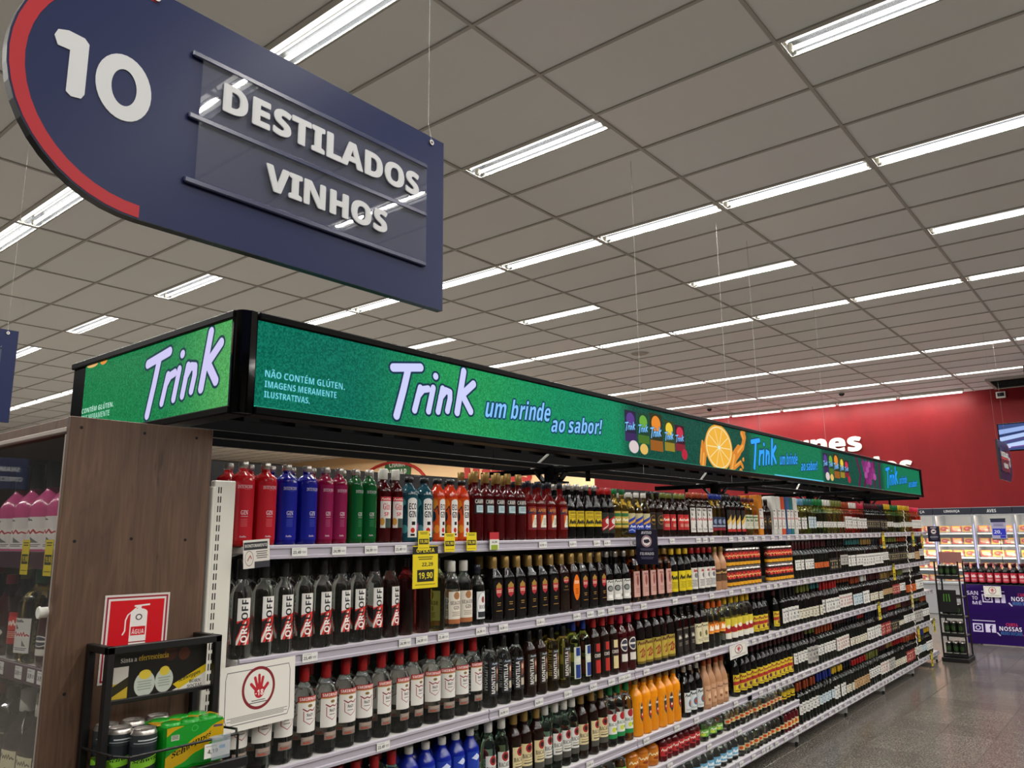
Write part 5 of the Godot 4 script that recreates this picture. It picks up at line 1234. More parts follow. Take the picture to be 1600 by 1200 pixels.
func build_notices() -> void:
	var hand := [["r", 0, 0, 1, 1, "#dedbd3"], ["k", [[0.09, 0.1], [0.91, 0.1], [0.93, 0.2], [0.93, 0.8], [0.9, 0.9], [0.1, 0.9], [0.07, 0.8], [0.07, 0.2], [0.09, 0.1]], 0.008, "#3a3a3e"], ["o", 0.5, 0.4, 0.22, 0.33, "#7e2a30", "#dedbd3", 0.86],
		["c", 0.51, 0.46, 0.066, 0.1, "#b02c34"], ["k", [[0.48, 0.45], [0.4, 0.33]], 0.048, "#b02c34"], ["k", [[0.49, 0.42], [0.45, 0.24]], 0.048, "#b02c34"], ["k", [[0.51, 0.42], [0.505, 0.21]], 0.048, "#b02c34"], ["k", [[0.53, 0.42], [0.555, 0.25]], 0.048, "#b02c34"], ["k", [[0.54, 0.48], [0.62, 0.36]], 0.052, "#b02c34"],
		["t", "-18", 0.455, 0.43, 0.11, 0.09, "#efece6"], ["l", 0.41, 0.58, 0.18, 0.025, 1, "#3a3a3e"], ["l", 0.38, 0.615, 0.24, 0.025, 1, "#3a3a3e"], ["l", 0.1, 0.78, 0.8, 0.09, 4, "#8a8884"]]
	label("notice", 320, 224, "#dedbd3", hand, 0.25)
	card("age_notice", "notice", 0.272, 0.197, "large white laminated notice with a red hand reading -18", "notice", Vector3(-2.296, 1.104, -1.517), PI / 2, 0.02)
	card("age_notice", "notice", 0.28, 0.085, "narrow white notice with a red hand hanging from the third shelf rail", "notice", Vector3(-2.293, 0.816, -5.18), PI / 2, 0.03)
	label("monitor", 160, 176, "#cfcac2", [["r", 0.02, 0.08, 0.9, 0.27, "#2c2c30"], ["t", "MONITORAMENTO", 0.06, 0.15, 0.84, 0.11, "#d8d5ce"], ["o", 0.22, 0.65, 0.16, 0.27, "#7a6a62", "#cfcac2", 0.9], ["k", [[0.16, 0.72], [0.26, 0.55], [0.3, 0.66]], 0.03, "#9a4a44"], ["l", 0.48, 0.4, 0.44, 0.3, 4, "#55504c"], ["r", 0.42, 0.78, 0.58, 0.22, "#33323a"]])
	card("camera_notice", "monitor", 0.097, 0.09, "small white MONITORAMENTO card clipped over the top shelf rail", "notice", Vector3(-2.292, 1.543, -1.482), PI / 2, 0.06)
	label("warning", 160, 224, "#17162a", [["t", "AVISO", 0.26, 0.05, 0.48, 0.08, "#d5d3d8"], ["o", 0.5, 0.34, 0.24, 0.17, "#c8b8c0", "#e4e0e0", 0.9], ["o", 0.5, 0.34, 0.22, 0.155, "#8a3a44", "#e4e0e0", 0.86], ["p", [[0.36, 0.3], [0.6, 0.28], [0.66, 0.36], [0.52, 0.4], [0.38, 0.38]], "#2c2a34"], ["l", 0.2, 0.55, 0.6, 0.07, 2, "#6a6880"], ["t", "FILMADO", 0.18, 0.66, 0.64, 0.08, "#d5d3d8"], ["l", 0.2, 0.79, 0.6, 0.08, 2, "#6a6880"]], 0.3)
	for q in [[Vector3(-2.21, 1.52, -3.87), "dark blue AVISO FILMADO flag sticking out beside the whisky and cocktails"], [Vector3(-2.225, 1.54, -11.08), "dark blue AVISO FILMADO flag at the far end of the gondola"]]:
		var fl := thing("warning_flag", q[1], "sign", q[0])
		part(fl, "plate", MB.new().bevel(Vector3.ZERO, Vector3(0.137, 0.19, 0.003), 0.001), M.sign_edge)
		part(fl, "print", MB.new().box(Vector3(0, 0, 0.002), Vector3(0.133, 0.186, 0.001)), M.label_warning)
		part(fl, "clip", MB.new().lathe([Vector2(0.006, -0.004), Vector2(0.013, -0.004), Vector2(0.013, 0.004), Vector2(0.006, 0.004)], 14), M.cap_silver).transform = Transform3D(Basis(Vector3.RIGHT, PI / 2), Vector3(-0.078, 0.02, 0))
	label("offer", 160, 256, "#d8c31c", [["r", 0, 0.02, 1, 0.18, "#1c1c16"], ["t", "OFERTA", 0.14, 0.06, 0.72, 0.1, "#e0cc30"], ["l", 0.2, 0.25, 0.6, 0.1, 2, "#3a360c"], ["t", "22,29", 0.36, 0.4, 0.44, 0.1, "#1c1c16"], ["r", 0.18, 0.57, 0.66, 0.28, "#1c1c16"], ["t", "19,90", 0.23, 0.63, 0.56, 0.17, "#e4d030"], ["l", 0.1, 0.9, 0.8, 0.04, 1, "#6a5c10"]], 0.4)
	label("offer_small", 96, 144, "#d8c31c", [["l", 0.15, 0.06, 0.7, 0.14, 2, "#4a4410"], ["r", 0.08, 0.42, 0.84, 0.28, "#2a280e"], ["t", "19,90", 0.14, 0.47, 0.72, 0.18, "#e4d030"], ["l", 0.1, 0.86, 0.8, 0.06, 1, "#6a5c10"]], 0.4)
	label("offer_red", 96, 144, "#d5d2c8", [["r", 0, 0, 1, 0.4, "#b02830"], ["t", "24,99", 0.2, 0.5, 0.6, 0.14, "#26242a"], ["r", 0.14, 0.72, 0.72, 0.28, "#8aa02c"]], 0.4)
	card("offer_card", "offer", 0.14, 0.165, "large yellow OFERTA card with price 19,90 hanging from the top shelf", "price card", Vector3(-2.295, 1.472, -2.252), PI / 2)
	for q in [[-2.24, 1.575, "before the teal gin"], [-2.39, 1.565, "before the first orange gin"], [-2.525, 1.567, "before the last orange gin"]]:
		card("offer_tag", "offer_small", 0.062, 0.076, "small yellow offer tag on the top rail " + q[2], "price tag", Vector3(-2.294, q[1], q[0]), PI / 2)
	card("offer_tag", "offer_red", 0.062, 0.076, "red and green offer tag on the top rail before the crimson liqueur", "price tag", Vector3(-2.294, 1.567, -2.675), PI / 2)
	for q in [[-9.0, 1.49, 0], [-10.3, 1.49, 0], [-10.75, 1.46, 0], [-9.3, 1.15, 1], [-8.6, 0.8, 2], [-9.95, 0.82, 2], [-10.1, 0.43, 3], [-10.9, 0.45, 3], [-10.6, 0.1, 5]]:
		var words: String = "long yellow offer strip hanging among the wines on the " + SHELF_WORD[q[2]]
		card("offer_strip", "offer", 0.09, 0.17, words, "price card", Vector3(-2.293, q[1], q[0]), PI / 2, 0.0, words)

# ---------------------------------------------------------------- the wooden end cabinet behind glass
func build_cabinet() -> void:
	var wood := noise_picture(256, 512, 21, func(nz, x, y):
		var w: float = nz.get_noise_2d(x * 0.012, y * 0.002) * 6.0
		var g: float = 0.5 + 0.34 * nz.get_noise_2d(x * 0.085 + w, y * 0.004) + 0.26 * nz.get_noise_2d(x * 0.4, y * 0.007) + 0.06 * nz.get_noise_2d(x * 1.3, y * 0.03)
		var dark := clampf((nz.get_noise_2d(x * 0.035 + 40.0, y * 0.01) - 0.45) * 3.0, 0.0, 0.35)
		return Color(0.27, 0.19, 0.145).lerp(Color(0.475, 0.365, 0.29), clampf(g - dark, 0.0, 1.0)))
	var wm := mat("wood", Color(0.93, 0.92, 0.9), 0.5)
	wm.albedo_texture = wood; wm.uv1_triplanar = true; wm.uv1_world_triplanar = true; wm.uv1_scale = Vector3(1.25, 0.5, 1.25)
	mat("plum_rail", Color(0.24, 0.1, 0.17), 0.4); mat("trim_grey", Color(0.62, 0.58, 0.55), 0.4); mat("inside_dark", Color(0.12, 0.1, 0.105), 0.6)
	pane("cabinet_glass", Color(0.75, 0.8, 0.8, 0.015))
	var c := thing("display_cabinet", "brown wood end cabinet of bottles behind a glass front", "cabinet", Vector3(-2.9, 0, -1.1))
	var side := part_w(c, "side_panel", MB.new().bevel(Vector3(-2.33, 0.9675, -1.105), Vector3(0.02, 1.935, 0.43), 0.0015), wm)
	for s in [[-0.92, 1.905], [-1.1, 1.905], [-1.265, 1.905], [-0.93, 1.59], [-1.085, 1.595], [-1.25, 1.59], [-0.94, 1.19]]:
		var k := part(side, "screw_head", MB.new().rod(Vector3(-2.3205, s[1], s[0]), Vector3(-2.319, s[1], s[0]), 0.005, 0.004, 10), M.rubber)
	part_w(c, "side_panel", MB.new().bevel(Vector3(-3.49, 0.9675, -1.105), Vector3(0.02, 1.935, 0.43), 0.0015), wm)
	part_w(c, "top_board", MB.new().bevel(Vector3(-2.91, 1.922, -1.11), Vector3(1.14, 0.022, 0.42), 0.0015), wm)
	part_w(c, "header", MB.new().bevel(Vector3(-2.91, 1.92, -0.905), Vector3(1.138, 0.028, 0.022), 0.0015), wm)
	part_w(c, "header_trim", MB.new().bevel(Vector3(-2.91, 1.899, -0.898), Vector3(1.138, 0.013, 0.02), 0.0015), M.trim_grey)
	part_w(c, "back_panel", MB.new().box(Vector3(-2.91, 0.95, -1.31), Vector3(1.138, 1.9, 0.012)), M.inside_dark)
	part_w(c, "glass_door", MB.new().box(Vector3(-2.63, 0.99, -0.897), Vector3(0.56, 1.78, 0.006)), M.cabinet_glass)
	part_w(c, "glass_door", MB.new().box(Vector3(-3.195, 0.99, -0.897), Vector3(0.56, 1.78, 0.006)), M.cabinet_glass)
	part_w(c, "door_edge", MB.new().bevel(Vector3(-2.347, 0.99, -0.896), Vector3(0.006, 1.79, 0.012), 0.001), M.trim_grey)
	part_w(c, "base", MB.new().bevel(Vector3(-2.91, 0.05, -1.11), Vector3(1.138, 0.1, 0.4), 0.003), M.inside_dark)
	part_w(c, "lock", MB.new().rod(Vector3(-2.356, 1.403, -0.893), Vector3(-2.356, 1.403, -0.872), 0.014, 0.014, 16).rod(Vector3(-2.356, 1.403, -0.872), Vector3(-2.356, 1.403, -0.868), 0.017, 0.015, 16), M.cap_white)
	for y in [1.535, 1.222, 0.86, 0.5]:
		var sh := part_w(c, "shelf", MB.new().bevel(Vector3(-2.91, y, -1.11), Vector3(1.13, 0.02, 0.38), 0.002), M.shelf_white)
		part(sh, "price_rail", MB.new().bevel(Vector3(-2.91, y + 0.002, -0.915), Vector3(1.13, 0.05, 0.01), 0.002), M.plum_rail)
	var inside := "inside the glass cabinet"
	for k in 5:
		stand("pink_bottle", Vector3(-2.5 - 0.135 * k, 1.5456, -1.03), rng.randf_range(-0.3, 0.3), inside, true)
		stand("pink_bottle", Vector3(-2.44 - 0.135 * k, 1.5456, -1.18), rng.randf_range(-0.3, 0.3), inside, true)
	for k in 6:
		stand(["whisky_box", "ruby_flask", "whisky_box", "red_oval", "ruby_flask", "whisky_white"][k], Vector3(-2.45 - 0.125 * k, 1.2326, -1.0), 0.2, inside, true)
		stand(["seagers", "whisky_box", "ruby_flask", "ruby_flask", "seagers", "red_oval"][k], Vector3(-2.42 - 0.13 * k, 1.2326, -1.16), 0.1, inside, true)
	for k in 7:
		stand(["cream_box", "cream_box", "cream_box", "old_dark", "white_script", "old_dark", "bacardi"][k], Vector3(-2.43 - 0.115 * k, 0.8706, -0.98), 0.15, inside, true)
		stand(["bacardi", "cream_box", "white_script", "old_dark", "old_dark", "bacardi", "old_dark"][k], Vector3(-2.42 - 0.12 * k, 0.8706, -1.14), 0.1, inside, true)
	for q in [[-2.43, 1.535], [-2.6, 1.535]]:
		card("offer_tag", "offer_small", 0.055, 0.1, "yellow offer tag on the top rail behind the cabinet glass", "price tag", Vector3(q[0], q[1] + 0.01, -0.9085), 0.0, 0.0, "yellow tags behind the cabinet glass")
	for q in [-2.4, -2.47, -2.56, -2.7]:
		card("price_tag", "price_1", 0.05, 0.034, "white price tag on the plum rail behind the cabinet glass", "price tag", Vector3(q, 1.226, -0.9085), 0.0, 0.0, "white tags behind the cabinet glass")
	# the fire point sign on the side panel
	label("water", 224, 288, "#cfc9c4", [["r", 0.03, 0.025, 0.94, 0.95, "#8e1c2c"], ["r", 0.055, 0.045, 0.89, 0.91, "#d8d2ce"], ["r", 0.085, 0.07, 0.83, 0.86, "#c8141f"], ["k", [[0.36, 0.24], [0.33, 0.3], [0.33, 0.42], [0.3, 0.46]], 0.018, "#e6e0dc"], ["r", 0.4, 0.22, 0.26, 0.4, "#e6e0dc"], ["c", 0.53, 0.22, 0.13, 0.05, "#e6e0dc"], ["r", 0.5, 0.13, 0.06, 0.08, "#e6e0dc"], ["k", [[0.46, 0.14], [0.68, 0.13]], 0.02, "#e6e0dc"], ["k", [[0.5, 0.15], [0.36, 0.24]], 0.015, "#e6e0dc"], ["r", 0.42, 0.38, 0.22, 0.1, "#c8141f"], ["t", "ÁGUA", 0.435, 0.395, 0.19, 0.07, "#e6e0dc"], ["o", 0.53, 0.27, 0.05, 0.035, "#2a2a2c", "#e6e0dc", 0.7], ["r", 0.4, 0.55, 0.26, 0.012, "#8a2a2c"], ["l", 0.14, 0.7, 0.7, 0.12, 2, "#e6e0dc"]], 0.3)
	card("fire_sign", "water", 0.188, 0.24, "red fire extinguisher sign reading ÁGUA on the wood panel", "sign", Vector3(-2.3193, 1.318, -1.118), PI / 2, -0.01)

# ---------------------------------------------------------------- the little tonic rack before it
func build_rack() -> void:
	mat("rack_black", Color(0.03, 0.03, 0.032), 0.45)
	var o := thing("drink_rack", "small black metal rack of tonic cans beside the wood panel", "rack", Vector3(-2.235, 0, -1.145))
	var x0 := -2.303
	var x1 := -2.19
	var z0 := -0.992
	var z1 := -1.3
	var w := 0.02
	for p in [[x0, z0], [x1, z0], [x0, z1], [x1, z1]]:
		part_w(o, "post", MB.new().bevel(Vector3(p[0], 0.65, p[1]), Vector3(w, 1.3, w), 0.002), M.rack_black)
	for y in [1.305, 0.975, 0.6, 0.12]:
		for z in [z0, z1]:
			part_w(o, "side_bar", MB.new().bevel(Vector3((x0 + x1) / 2, y, z), Vector3(x1 - x0 + w, w, w), 0.002), M.rack_black)
		part_w(o, "front_bar", MB.new().bevel(Vector3(x1, y, (z0 + z1) / 2), Vector3(w, w, z0 - z1 + w), 0.002), M.rack_black)
		if y < 1.2:
			part_w(o, "shelf", MB.new().bevel(Vector3((x0 + x1) / 2 + 0.045, y + 0.011, (z0 + z1) / 2), Vector3(x1 - x0 + 0.08, 0.008, z0 - z1 - 0.024), 0.002), M.wood)
	part_w(o, "front_bar", MB.new().bevel(Vector3(x1 + 0.112, 0.98, -1.16), Vector3(0.014, 0.026, 0.37), 0.002), M.rack_black)
	part_w(o, "board_bar", MB.new().bevel(Vector3(-2.215, 1.168, (z0 + z1) / 2), Vector3(0.012, 0.012, z0 - z1), 0.002), M.rack_black)
	part_w(o, "guard_wire", MB.new().path([Vector3(x0, 1.05, z0 + 0.005), Vector3(x1 + 0.085, 1.06, z0 + 0.01), Vector3(x1 + 0.11, 1.055, z0 - 0.02), Vector3(x1 + 0.11, 1.055, z1 - 0.01), Vector3(x1 + 0.085, 1.062, z1 - 0.025), Vector3(x0, 1.05, z1 - 0.025)], 0.0035), M.rack_black)
	for z in [z0 - 0.02, z1 - 0.015]:
		part_w(o, "guard_wire", MB.new().path([Vector3(x1 + 0.11, 1.055, z), Vector3(x1 + 0.11, 0.99, z)], 0.0035), M.rack_black)
	label("tonic_board", 384, 176, "#15130f", [["c", 0.62, 0.12, 0.07, 0.16, "#3a1c12"], ["c", 0.76, 0.16, 0.06, 0.14, "#4a2414"], ["t", "Sinta a", 0.14, 0.1, 0.15, 0.1, "#cfccc4", "s"], ["t", "efervescência", 0.31, 0.08, 0.29, 0.12, "#c8a21c", "s"], ["p", [[0.58, 1], [1, 0.62], [1, 1]], "#d4d0c8"], ["p", [[0.66, 0.8], [1, 0.45], [1, 0.62], [0.72, 0.92]], "#c9ac14"], ["t", "Schweppes", 0.72, 0.69, 0.22, 0.11, "#1c1a10", "s", 0.0, 1.2], ["t", "BORN", 0.83, 0.76, 0.12, 0.07, "#3a3a3c", "s"], ["t", "SOCIAL", 0.81, 0.86, 0.16, 0.07, "#3a3a3c", "s"],
		["r", 0.02, 0.28, 0.2, 0.72, "#b59a2c"], ["r", 0.02, 0.28, 0.2, 0.34, "#b8b4aa"], ["p", [[0.02, 0.75], [0.22, 0.5], [0.22, 0.7], [0.02, 0.95]], "#2a2614"], ["c", 0.38, 0.7, 0.1, 0.27, "#b4bab0"], ["c", 0.38, 0.5, 0.06, 0.1, "#d0b83c"], ["c", 0.57, 0.68, 0.09, 0.26, "#b4bab0"], ["c", 0.57, 0.48, 0.05, 0.1, "#d0b83c"], ["l", 0.31, 0.62, 0.14, 0.22, 4, "#8a9488"], ["l", 0.51, 0.6, 0.12, 0.22, 4, "#8a9488"]], 0.35)
	card("tonic_board", "tonic_board", 0.29, 0.125, "dark printed tonic advert board in the top of the rack", "advert", Vector3(-2.2185, 1.228, -1.14), PI / 2)
	var group := "loose dark tonic cans in the rack"
	for p in [[-2.14, -1.075], [-2.2, -1.04], [-2.266, -1.035], [-2.262, -1.103], [-2.262, -1.172]]:
		can("tonic_can", "can_tonic", 0.0325, 0.116, "black and lime tonic can standing in the little rack", Vector3(p[0], 0.9906, p[1]), PI / 2 + 0.15, group)
	# shrink-wrapped pack: six cans under printed film
	label("pack", 384, 224, "#178a26", [["p", [[0, 1], [0, 0.7], [1, 0.02], [1, 0.4], [0.14, 1]], "#b8940f"], ["t", "Schweppes", 0.12, 0.6, 0.66, 0.2, "#15190c", "s", 0.15, 1.9], ["r", 0.1, 0.2, 0.13, 0.13, "#b8bcae"], ["l", 0.11, 0.21, 0.11, 0.1, 5, "#30342c"], ["p", [[0, 0], [0.3, 0], [0, 0.2]], "#b8940f"], ["o", 0.5, 0.12, 0.06, 0.08, "#3aa648", "#178a26", 0.75], ["r", 0.84, 0.14, 0.14, 0.06, "#5a4a58"]], 0.16)
	mat("wrap_green", Color(0.06, 0.5, 0.11), 0.18); mat("wrap_gold", Color(0.62, 0.47, 0.07), 0.2)
	var pk := thing("can_pack", "green and gold shrink-wrapped six pack of tonic cans in the rack", "drink pack", Vector3(-2.161, 0.9908, -1.197), PI / 2)
	var outline := PackedVector2Array()
	for k in 48:
		var t := TAU * k / 48.0
		var p := Vector2(clampf(cos(t) * 1.35, -1, 1) * 0.085, clampf(sin(t) * 1.35, -1, 1) * 0.06)
		p.y += 0.004 * cos(p.x / 0.0285 * TAU * 0.5 + PI) * signf(p.y)
		outline.append(p)
	var body := part(pk, "film", MB.new().slab(outline, 0.0, 0.112), M.wrap_green)
	body.rotation.x = -PI / 2
	var front := MB.new()
	var n0 := 18
	for k in n0 + 1:
		var x := lerpf(-0.082, 0.082, float(k) / n0)
		var z := 0.0612 + 0.004 * cos(x / 0.0285 * TAU * 0.5 + PI)
		front.vert(Vector3(x, 0.006, z), Vector3(0, 0, 1), Vector2(float(k) / n0, 1)); front.vert(Vector3(x, 0.11, z), Vector3(0, 0, 1), Vector2(float(k) / n0, 0))
	for k in n0:
		front.tri(k * 2, k * 2 + 2, k * 2 + 3); front.tri(k * 2, k * 2 + 3, k * 2 + 1)
	part(pk, "print", front, M.label_pack)
	part(pk, "top_seam", MB.new().bevel(Vector3(0, 0.1135, 0), Vector3(0.18, 0.004, 0.05), 0.0015), M.wrap_gold)
	for q in [-0.054, 0.0, 0.054]:
		for d in [-0.029, 0.029]:
			part(pk, "can_top", MB.new().lathe([Vector2(0.027, 0.108), Vector2(0.025, 0.1165), Vector2(0.022, 0.118), Vector2(0, 0.117)], 16), M.wrap_green).position = Vector3(q, 0, d)
	label("price_blue", 128, 64, "#d5d3cd", [["t", "4,19", 0.12, 0.4, 0.4, 0.34, "#2a2a2e"], ["r", 0.58, 0.24, 0.22, 0.24, "#3a86b8"], ["l", 0.06, 0.12, 0.4, 0.14, 1, "#9a9894"]])
	pane("clear_film", Color(0.7, 0.74, 0.78, 0.25))
	var tg := thing("price_holder", "clear price holder reading 4,19 on the rack front", "price tag", Vector3(-2.066, 1.03, -1.245), PI / 2)
	part(tg, "slip", MB.new().quad_box(0.075, 0.036), M.label_price_blue)
	part(tg, "sleeve", MB.new().box(Vector3(0.01, 0.006, 0.0016), Vector3(0.055, 0.062, 0.001)), M.clear_film)
	part(tg, "hook", MB.new().bevel(Vector3(0, 0.028, -0.008), Vector3(0.03, 0.006, 0.026), 0.001), M.clear_film)

# ---------------------------------------------------------------- the far end of the aisle
func build_far() -> void:
	# meat fridges along the red wall
	mat("fridge_navy", Color(0.05, 0.06, 0.14), 0.4); mat("fridge_frame", Color(0.6, 0.62, 0.64), 0.35, 0.3); mat("fridge_inside", Color(0.78, 0.8, 0.82), 0.4); mat("fridge_base", Color(0.55, 0.55, 0.56), 0.4)
	pane("fridge_glass", Color(0.8, 0.86, 0.9, 0.06))
	glow("blue_glow", Color(0.2, 0.16, 1.0), 0.9)
	glow("fridge_light", Color(1.0, 0.93, 0.84), 3.0)
	label("meat_red", 96, 64, "#d8a03c", [["c", 0.5, 0.5, 0.4, 0.36, "#b03a34"], ["c", 0.4, 0.45, 0.16, 0.14, "#d07a68"], ["r", 0.7, 0.55, 0.24, 0.36, "#e8e2d0"], ["r", 0, 0, 1, 0.14, "#e0b040"]], 0.3)
	label("meat_pale", 96, 64, "#c83c28", [["c", 0.5, 0.52, 0.4, 0.34, "#e0b090"], ["r", 0.1, 0.08, 0.8, 0.2, "#e8c040"], ["r", 0.62, 0.6, 0.3, 0.3, "#e8e2d0"]], 0.3)
	var names := ["", "", "LINGUIÇA", "AVES", "AVES", ""]
	for k in 6:
		var xl := -4.75 + 0.662 * k
		var f := thing("meat_fridge", ["lit meat fridge at the end of the row with a blank navy header", "lit meat fridge beside the LINGUIÇA fridge, half behind the shelves", "lit meat fridge with LINGUIÇA on its navy header", "lit meat fridge with AVES on its navy header", "lit meat fridge on the far side of the AVES fridge", "lit meat fridge farthest along the red wall"][k], "fridge", Vector3(xl + 0.331, 0, -17.7))
		part(f, "back", MB.new().box(Vector3(0, 1.0, -0.5), Vector3(0.655, 2.0, 0.06)), M.fridge_inside)
		part(f, "base", MB.new().bevel(Vector3(0, 0.28, 0.0), Vector3(0.655, 0.56, 1.0), 0.01), M.fridge_base)
		part(f, "roof", MB.new().box(Vector3(0, 1.95, 0.0), Vector3(0.655, 0.1, 1.0)), M.fridge_frame)
		var hd := part(f, "header", MB.new().bevel(Vector3(0, 1.93, 0.51), Vector3(0.655, 0.125, 0.03), 0.003), M.fridge_navy)
		if names[k] in ["LINGUIÇA", "AVES"] and k < 4:
			var wd: float = 0.27 if k == 2 else 0.15
			add_words(f, names[k], Vector3(-wd / 2, 1.9, 0.526), wd, 0.058, M.sign_white, 0.002)
		elif k == 1:
			add_words(f, "ÇA", Vector3(0.1, 1.9, 0.526), 0.085, 0.058, M.sign_white, 0.002)
		part(f, "divider", MB.new().box(Vector3(-0.327, 1.2, 0.0), Vector3(0.012, 1.4, 0.98)), M.fridge_inside)
		var dr := part(f, "glass_door", MB.new().box(Vector3(0, 1.21, 0.51), Vector3(0.63, 1.27, 0.006)), M.fridge_glass)
		part(dr, "door_frame", MB.new().bevel(Vector3(-0.314, 1.21, 0.51), Vector3(0.022, 1.29, 0.026), 0.003).bevel(Vector3(0.314, 1.21, 0.51), Vector3(0.022, 1.29, 0.026), 0.003).bevel(Vector3(0, 1.857, 0.51), Vector3(0.64, 0.02, 0.026), 0.003).bevel(Vector3(0, 0.575, 0.51), Vector3(0.64, 0.03, 0.026), 0.003), M.fridge_frame)
		part(f, "blue_strip", MB.new().box(Vector3(-0.325, 1.21, 0.528), Vector3(0.012, 0.95, 0.006)), M.blue_glow)
		part(f, "light_strip", MB.new().box(Vector3(0, 1.875, 0.44), Vector3(0.6, 0.02, 0.03)), M.fridge_light)
		for y in [1.53, 1.3, 1.07, 0.84, 0.6]:
			part(f, "shelf", MB.new().bevel(Vector3(0, y - 0.012, -0.06), Vector3(0.64, 0.02, 0.84), 0.003), M.fridge_inside)
			part(f, "shelf_light", MB.new().box(Vector3(0, y - 0.026, 0.33), Vector3(0.6, 0.008, 0.02)), M.fridge_light)
			for q in 3:
				var words := "tray of meat in yellow and red film on a lit fridge shelf"
				var id := "tray%d" % ((q + k) % 2)
				if not protos.has(id):
					var t := Node3D.new()
					var tm: Material = M["label_meat_red" if id == "tray0" else "label_meat_pale"]
					part(t, "tray", MB.new().bevel(Vector3(0, 0.03, 0), Vector3(0.19, 0.05, 0.15), 0.01), M.cap_white)
					part(t, "film", MB.new().bevel(Vector3(0, 0.065, 0.01), Vector3(0.17, 0.075, 0.13), 0.012).box(Vector3(0, 0.07, 0.078), Vector3(0.178, 0.115, 0.003)), tm)
					t.set_meta("base_name", "meat_tray"); t.set_meta("category", "tray")
					protos[id] = t
				copy(protos[id], Vector3(xl + 0.331 + (q - 1) * 0.2, y + 0.001, -17.47 + rng.randf_range(-0.02, 0.02)), rng.randf_range(-0.06, 0.06), words, "meat trays in the lit fridges")
		for l2 in [[1.86, 0.4], [1.25, 0.46]]:
			var l := AreaLight3D.new()
			l.name = "fridge_lamp"
			l.area_size = Vector2(0.6, 0.03); l.area_normalize_energy = true; l.light_color = Color(1.0, 0.93, 0.84); l.light_energy = 0.3; l.area_range = 8.0; l.area_attenuation = 2.0; l.shadow_enabled = true
			add_child(l, true)
			l.position = Vector3(xl + 0.331, l2[0], -17.7 + l2[1])
			l.rotation.x = -PI / 2 + 0.9
	# the purple promotion table
	mat("table_black", Color(0.03, 0.03, 0.035), 0.5)
	var ops := []
	for r in [[0.02, 0.1, 0], [0.02, 0.6, 1]]:
		var ox: float = r[0] + (0.0 if r[2] == 0 else -0.03)
		var oy: float = r[1]
		ops += [["t", "SAN", ox + (0.02 if r[2] == 0 else 0.52), oy + 0.01, 0.1, 0.07, "#c8c0dc"], ["t", "TO", ox + (0.06 if r[2] == 0 else 0.56), oy + 0.1, 0.05, 0.06, "#c8c0dc"], ["t", "MÉ", ox + (0.06 if r[2] == 0 else 0.56), oy + 0.17, 0.08, 0.07, "#c8c0dc"]]
		var ix: float = 0.17 if r[2] == 0 else 0.06
		ops += [["r", ix, oy + 0.06, 0.09, 0.14, "#c8c0dc"], ["r", ix + 0.012, oy + 0.08, 0.066, 0.1, "#26114f"], ["o", ix + 0.045, oy + 0.13, 0.024, 0.036, "#c8c0dc", "#26114f", 0.62], ["r", ix + 0.11, oy + 0.06, 0.09, 0.14, "#c8c0dc"], ["t", "f", ix + 0.145, oy + 0.08, 0.03, 0.12, "#26114f"], ["l", ix, oy, 0.2, 0.03, 1, "#c8c0dc"]]
		var nx: float = 0.42 if r[2] == 0 else 0.29
		ops += [["t", "CURTA", nx + 0.06, oy + 0.03, 0.1, 0.05, "#c03048"], ["t", "NOSSAS", nx, oy + 0.09, 0.19, 0.07, "#dcd8e4"], ["t", "REDES SOCIAIS", nx + 0.01, oy + 0.175, 0.18, 0.05, "#3a78b0"], ["k", [[nx - 0.02, oy + 0.2], [nx, oy + 0.24]], 0.02, "#c8c0dc"], ["k", [[nx + 0.2, oy + 0.22], [nx + 0.22, oy + 0.2]], 0.02, "#c03048"]]
	label("banner", 640, 400, "#26114f", ops, 0.22)
	dull(["label_banner"], 0.3)
	var t := thing("promotion_table", "promotion table wrapped in a shiny purple printed banner", "table", Vector3(-1.63, 0, -13.05))
	part(t, "top", MB.new().bevel(Vector3(0, 0.812, -0.4), Vector3(1.4, 0.02, 0.82), 0.003), M.table_black)
	for s in [[-0.66, -0.05], [0.66, -0.05], [-0.66, -0.75], [0.66, -0.75]]:
		part(t, "leg", MB.new().bevel(Vector3(s[0], 0.4, s[1]), Vector3(0.04, 0.8, 0.04), 0.003), M.table_black)
	var ban := MB.new()      # the film hangs with slight waves
	var nx2 := 36
	var ny2 := 20
	for i in nx2 + 1:
		for j in ny2 + 1:
			var u := float(i) / nx2
			var w := float(j) / ny2
			var f2 := func(a: float, b: float) -> float: return 0.012 * sin(a * 5.0 + b * 9.0) * (1.0 - b) + 0.008 * sin(b * 17.0 + a * 3.0)
			var nn := Vector3(-(f2.call(u + 0.01, w) - f2.call(u - 0.01, w)) / 0.028, -(f2.call(u, w - 0.01) - f2.call(u, w + 0.01)) / 0.0162, 1).normalized()
			ban.vert(Vector3((u - 0.5) * 1.4, 0.82 - w * 0.81, 0.012 + f2.call(u, w)), nn, Vector2(u, w))
	for i in nx2:
		for j in ny2:
			var a := i * (ny2 + 1) + j
			ban.tri(a, a + 1, a + ny2 + 2); ban.tri(a, a + ny2 + 2, a + ny2 + 1)
	part(t, "banner", ban, M.label_banner)
	part(t, "side_skirt", MB.new().box(Vector3(-0.7, 0.41, -0.4), Vector3(0.006, 0.81, 0.8)).box(Vector3(0.7, 0.41, -0.4), Vector3(0.006, 0.81, 0.8)), mat("skirt_purple", Color(0.2, 0.1, 0.44), 0.25))
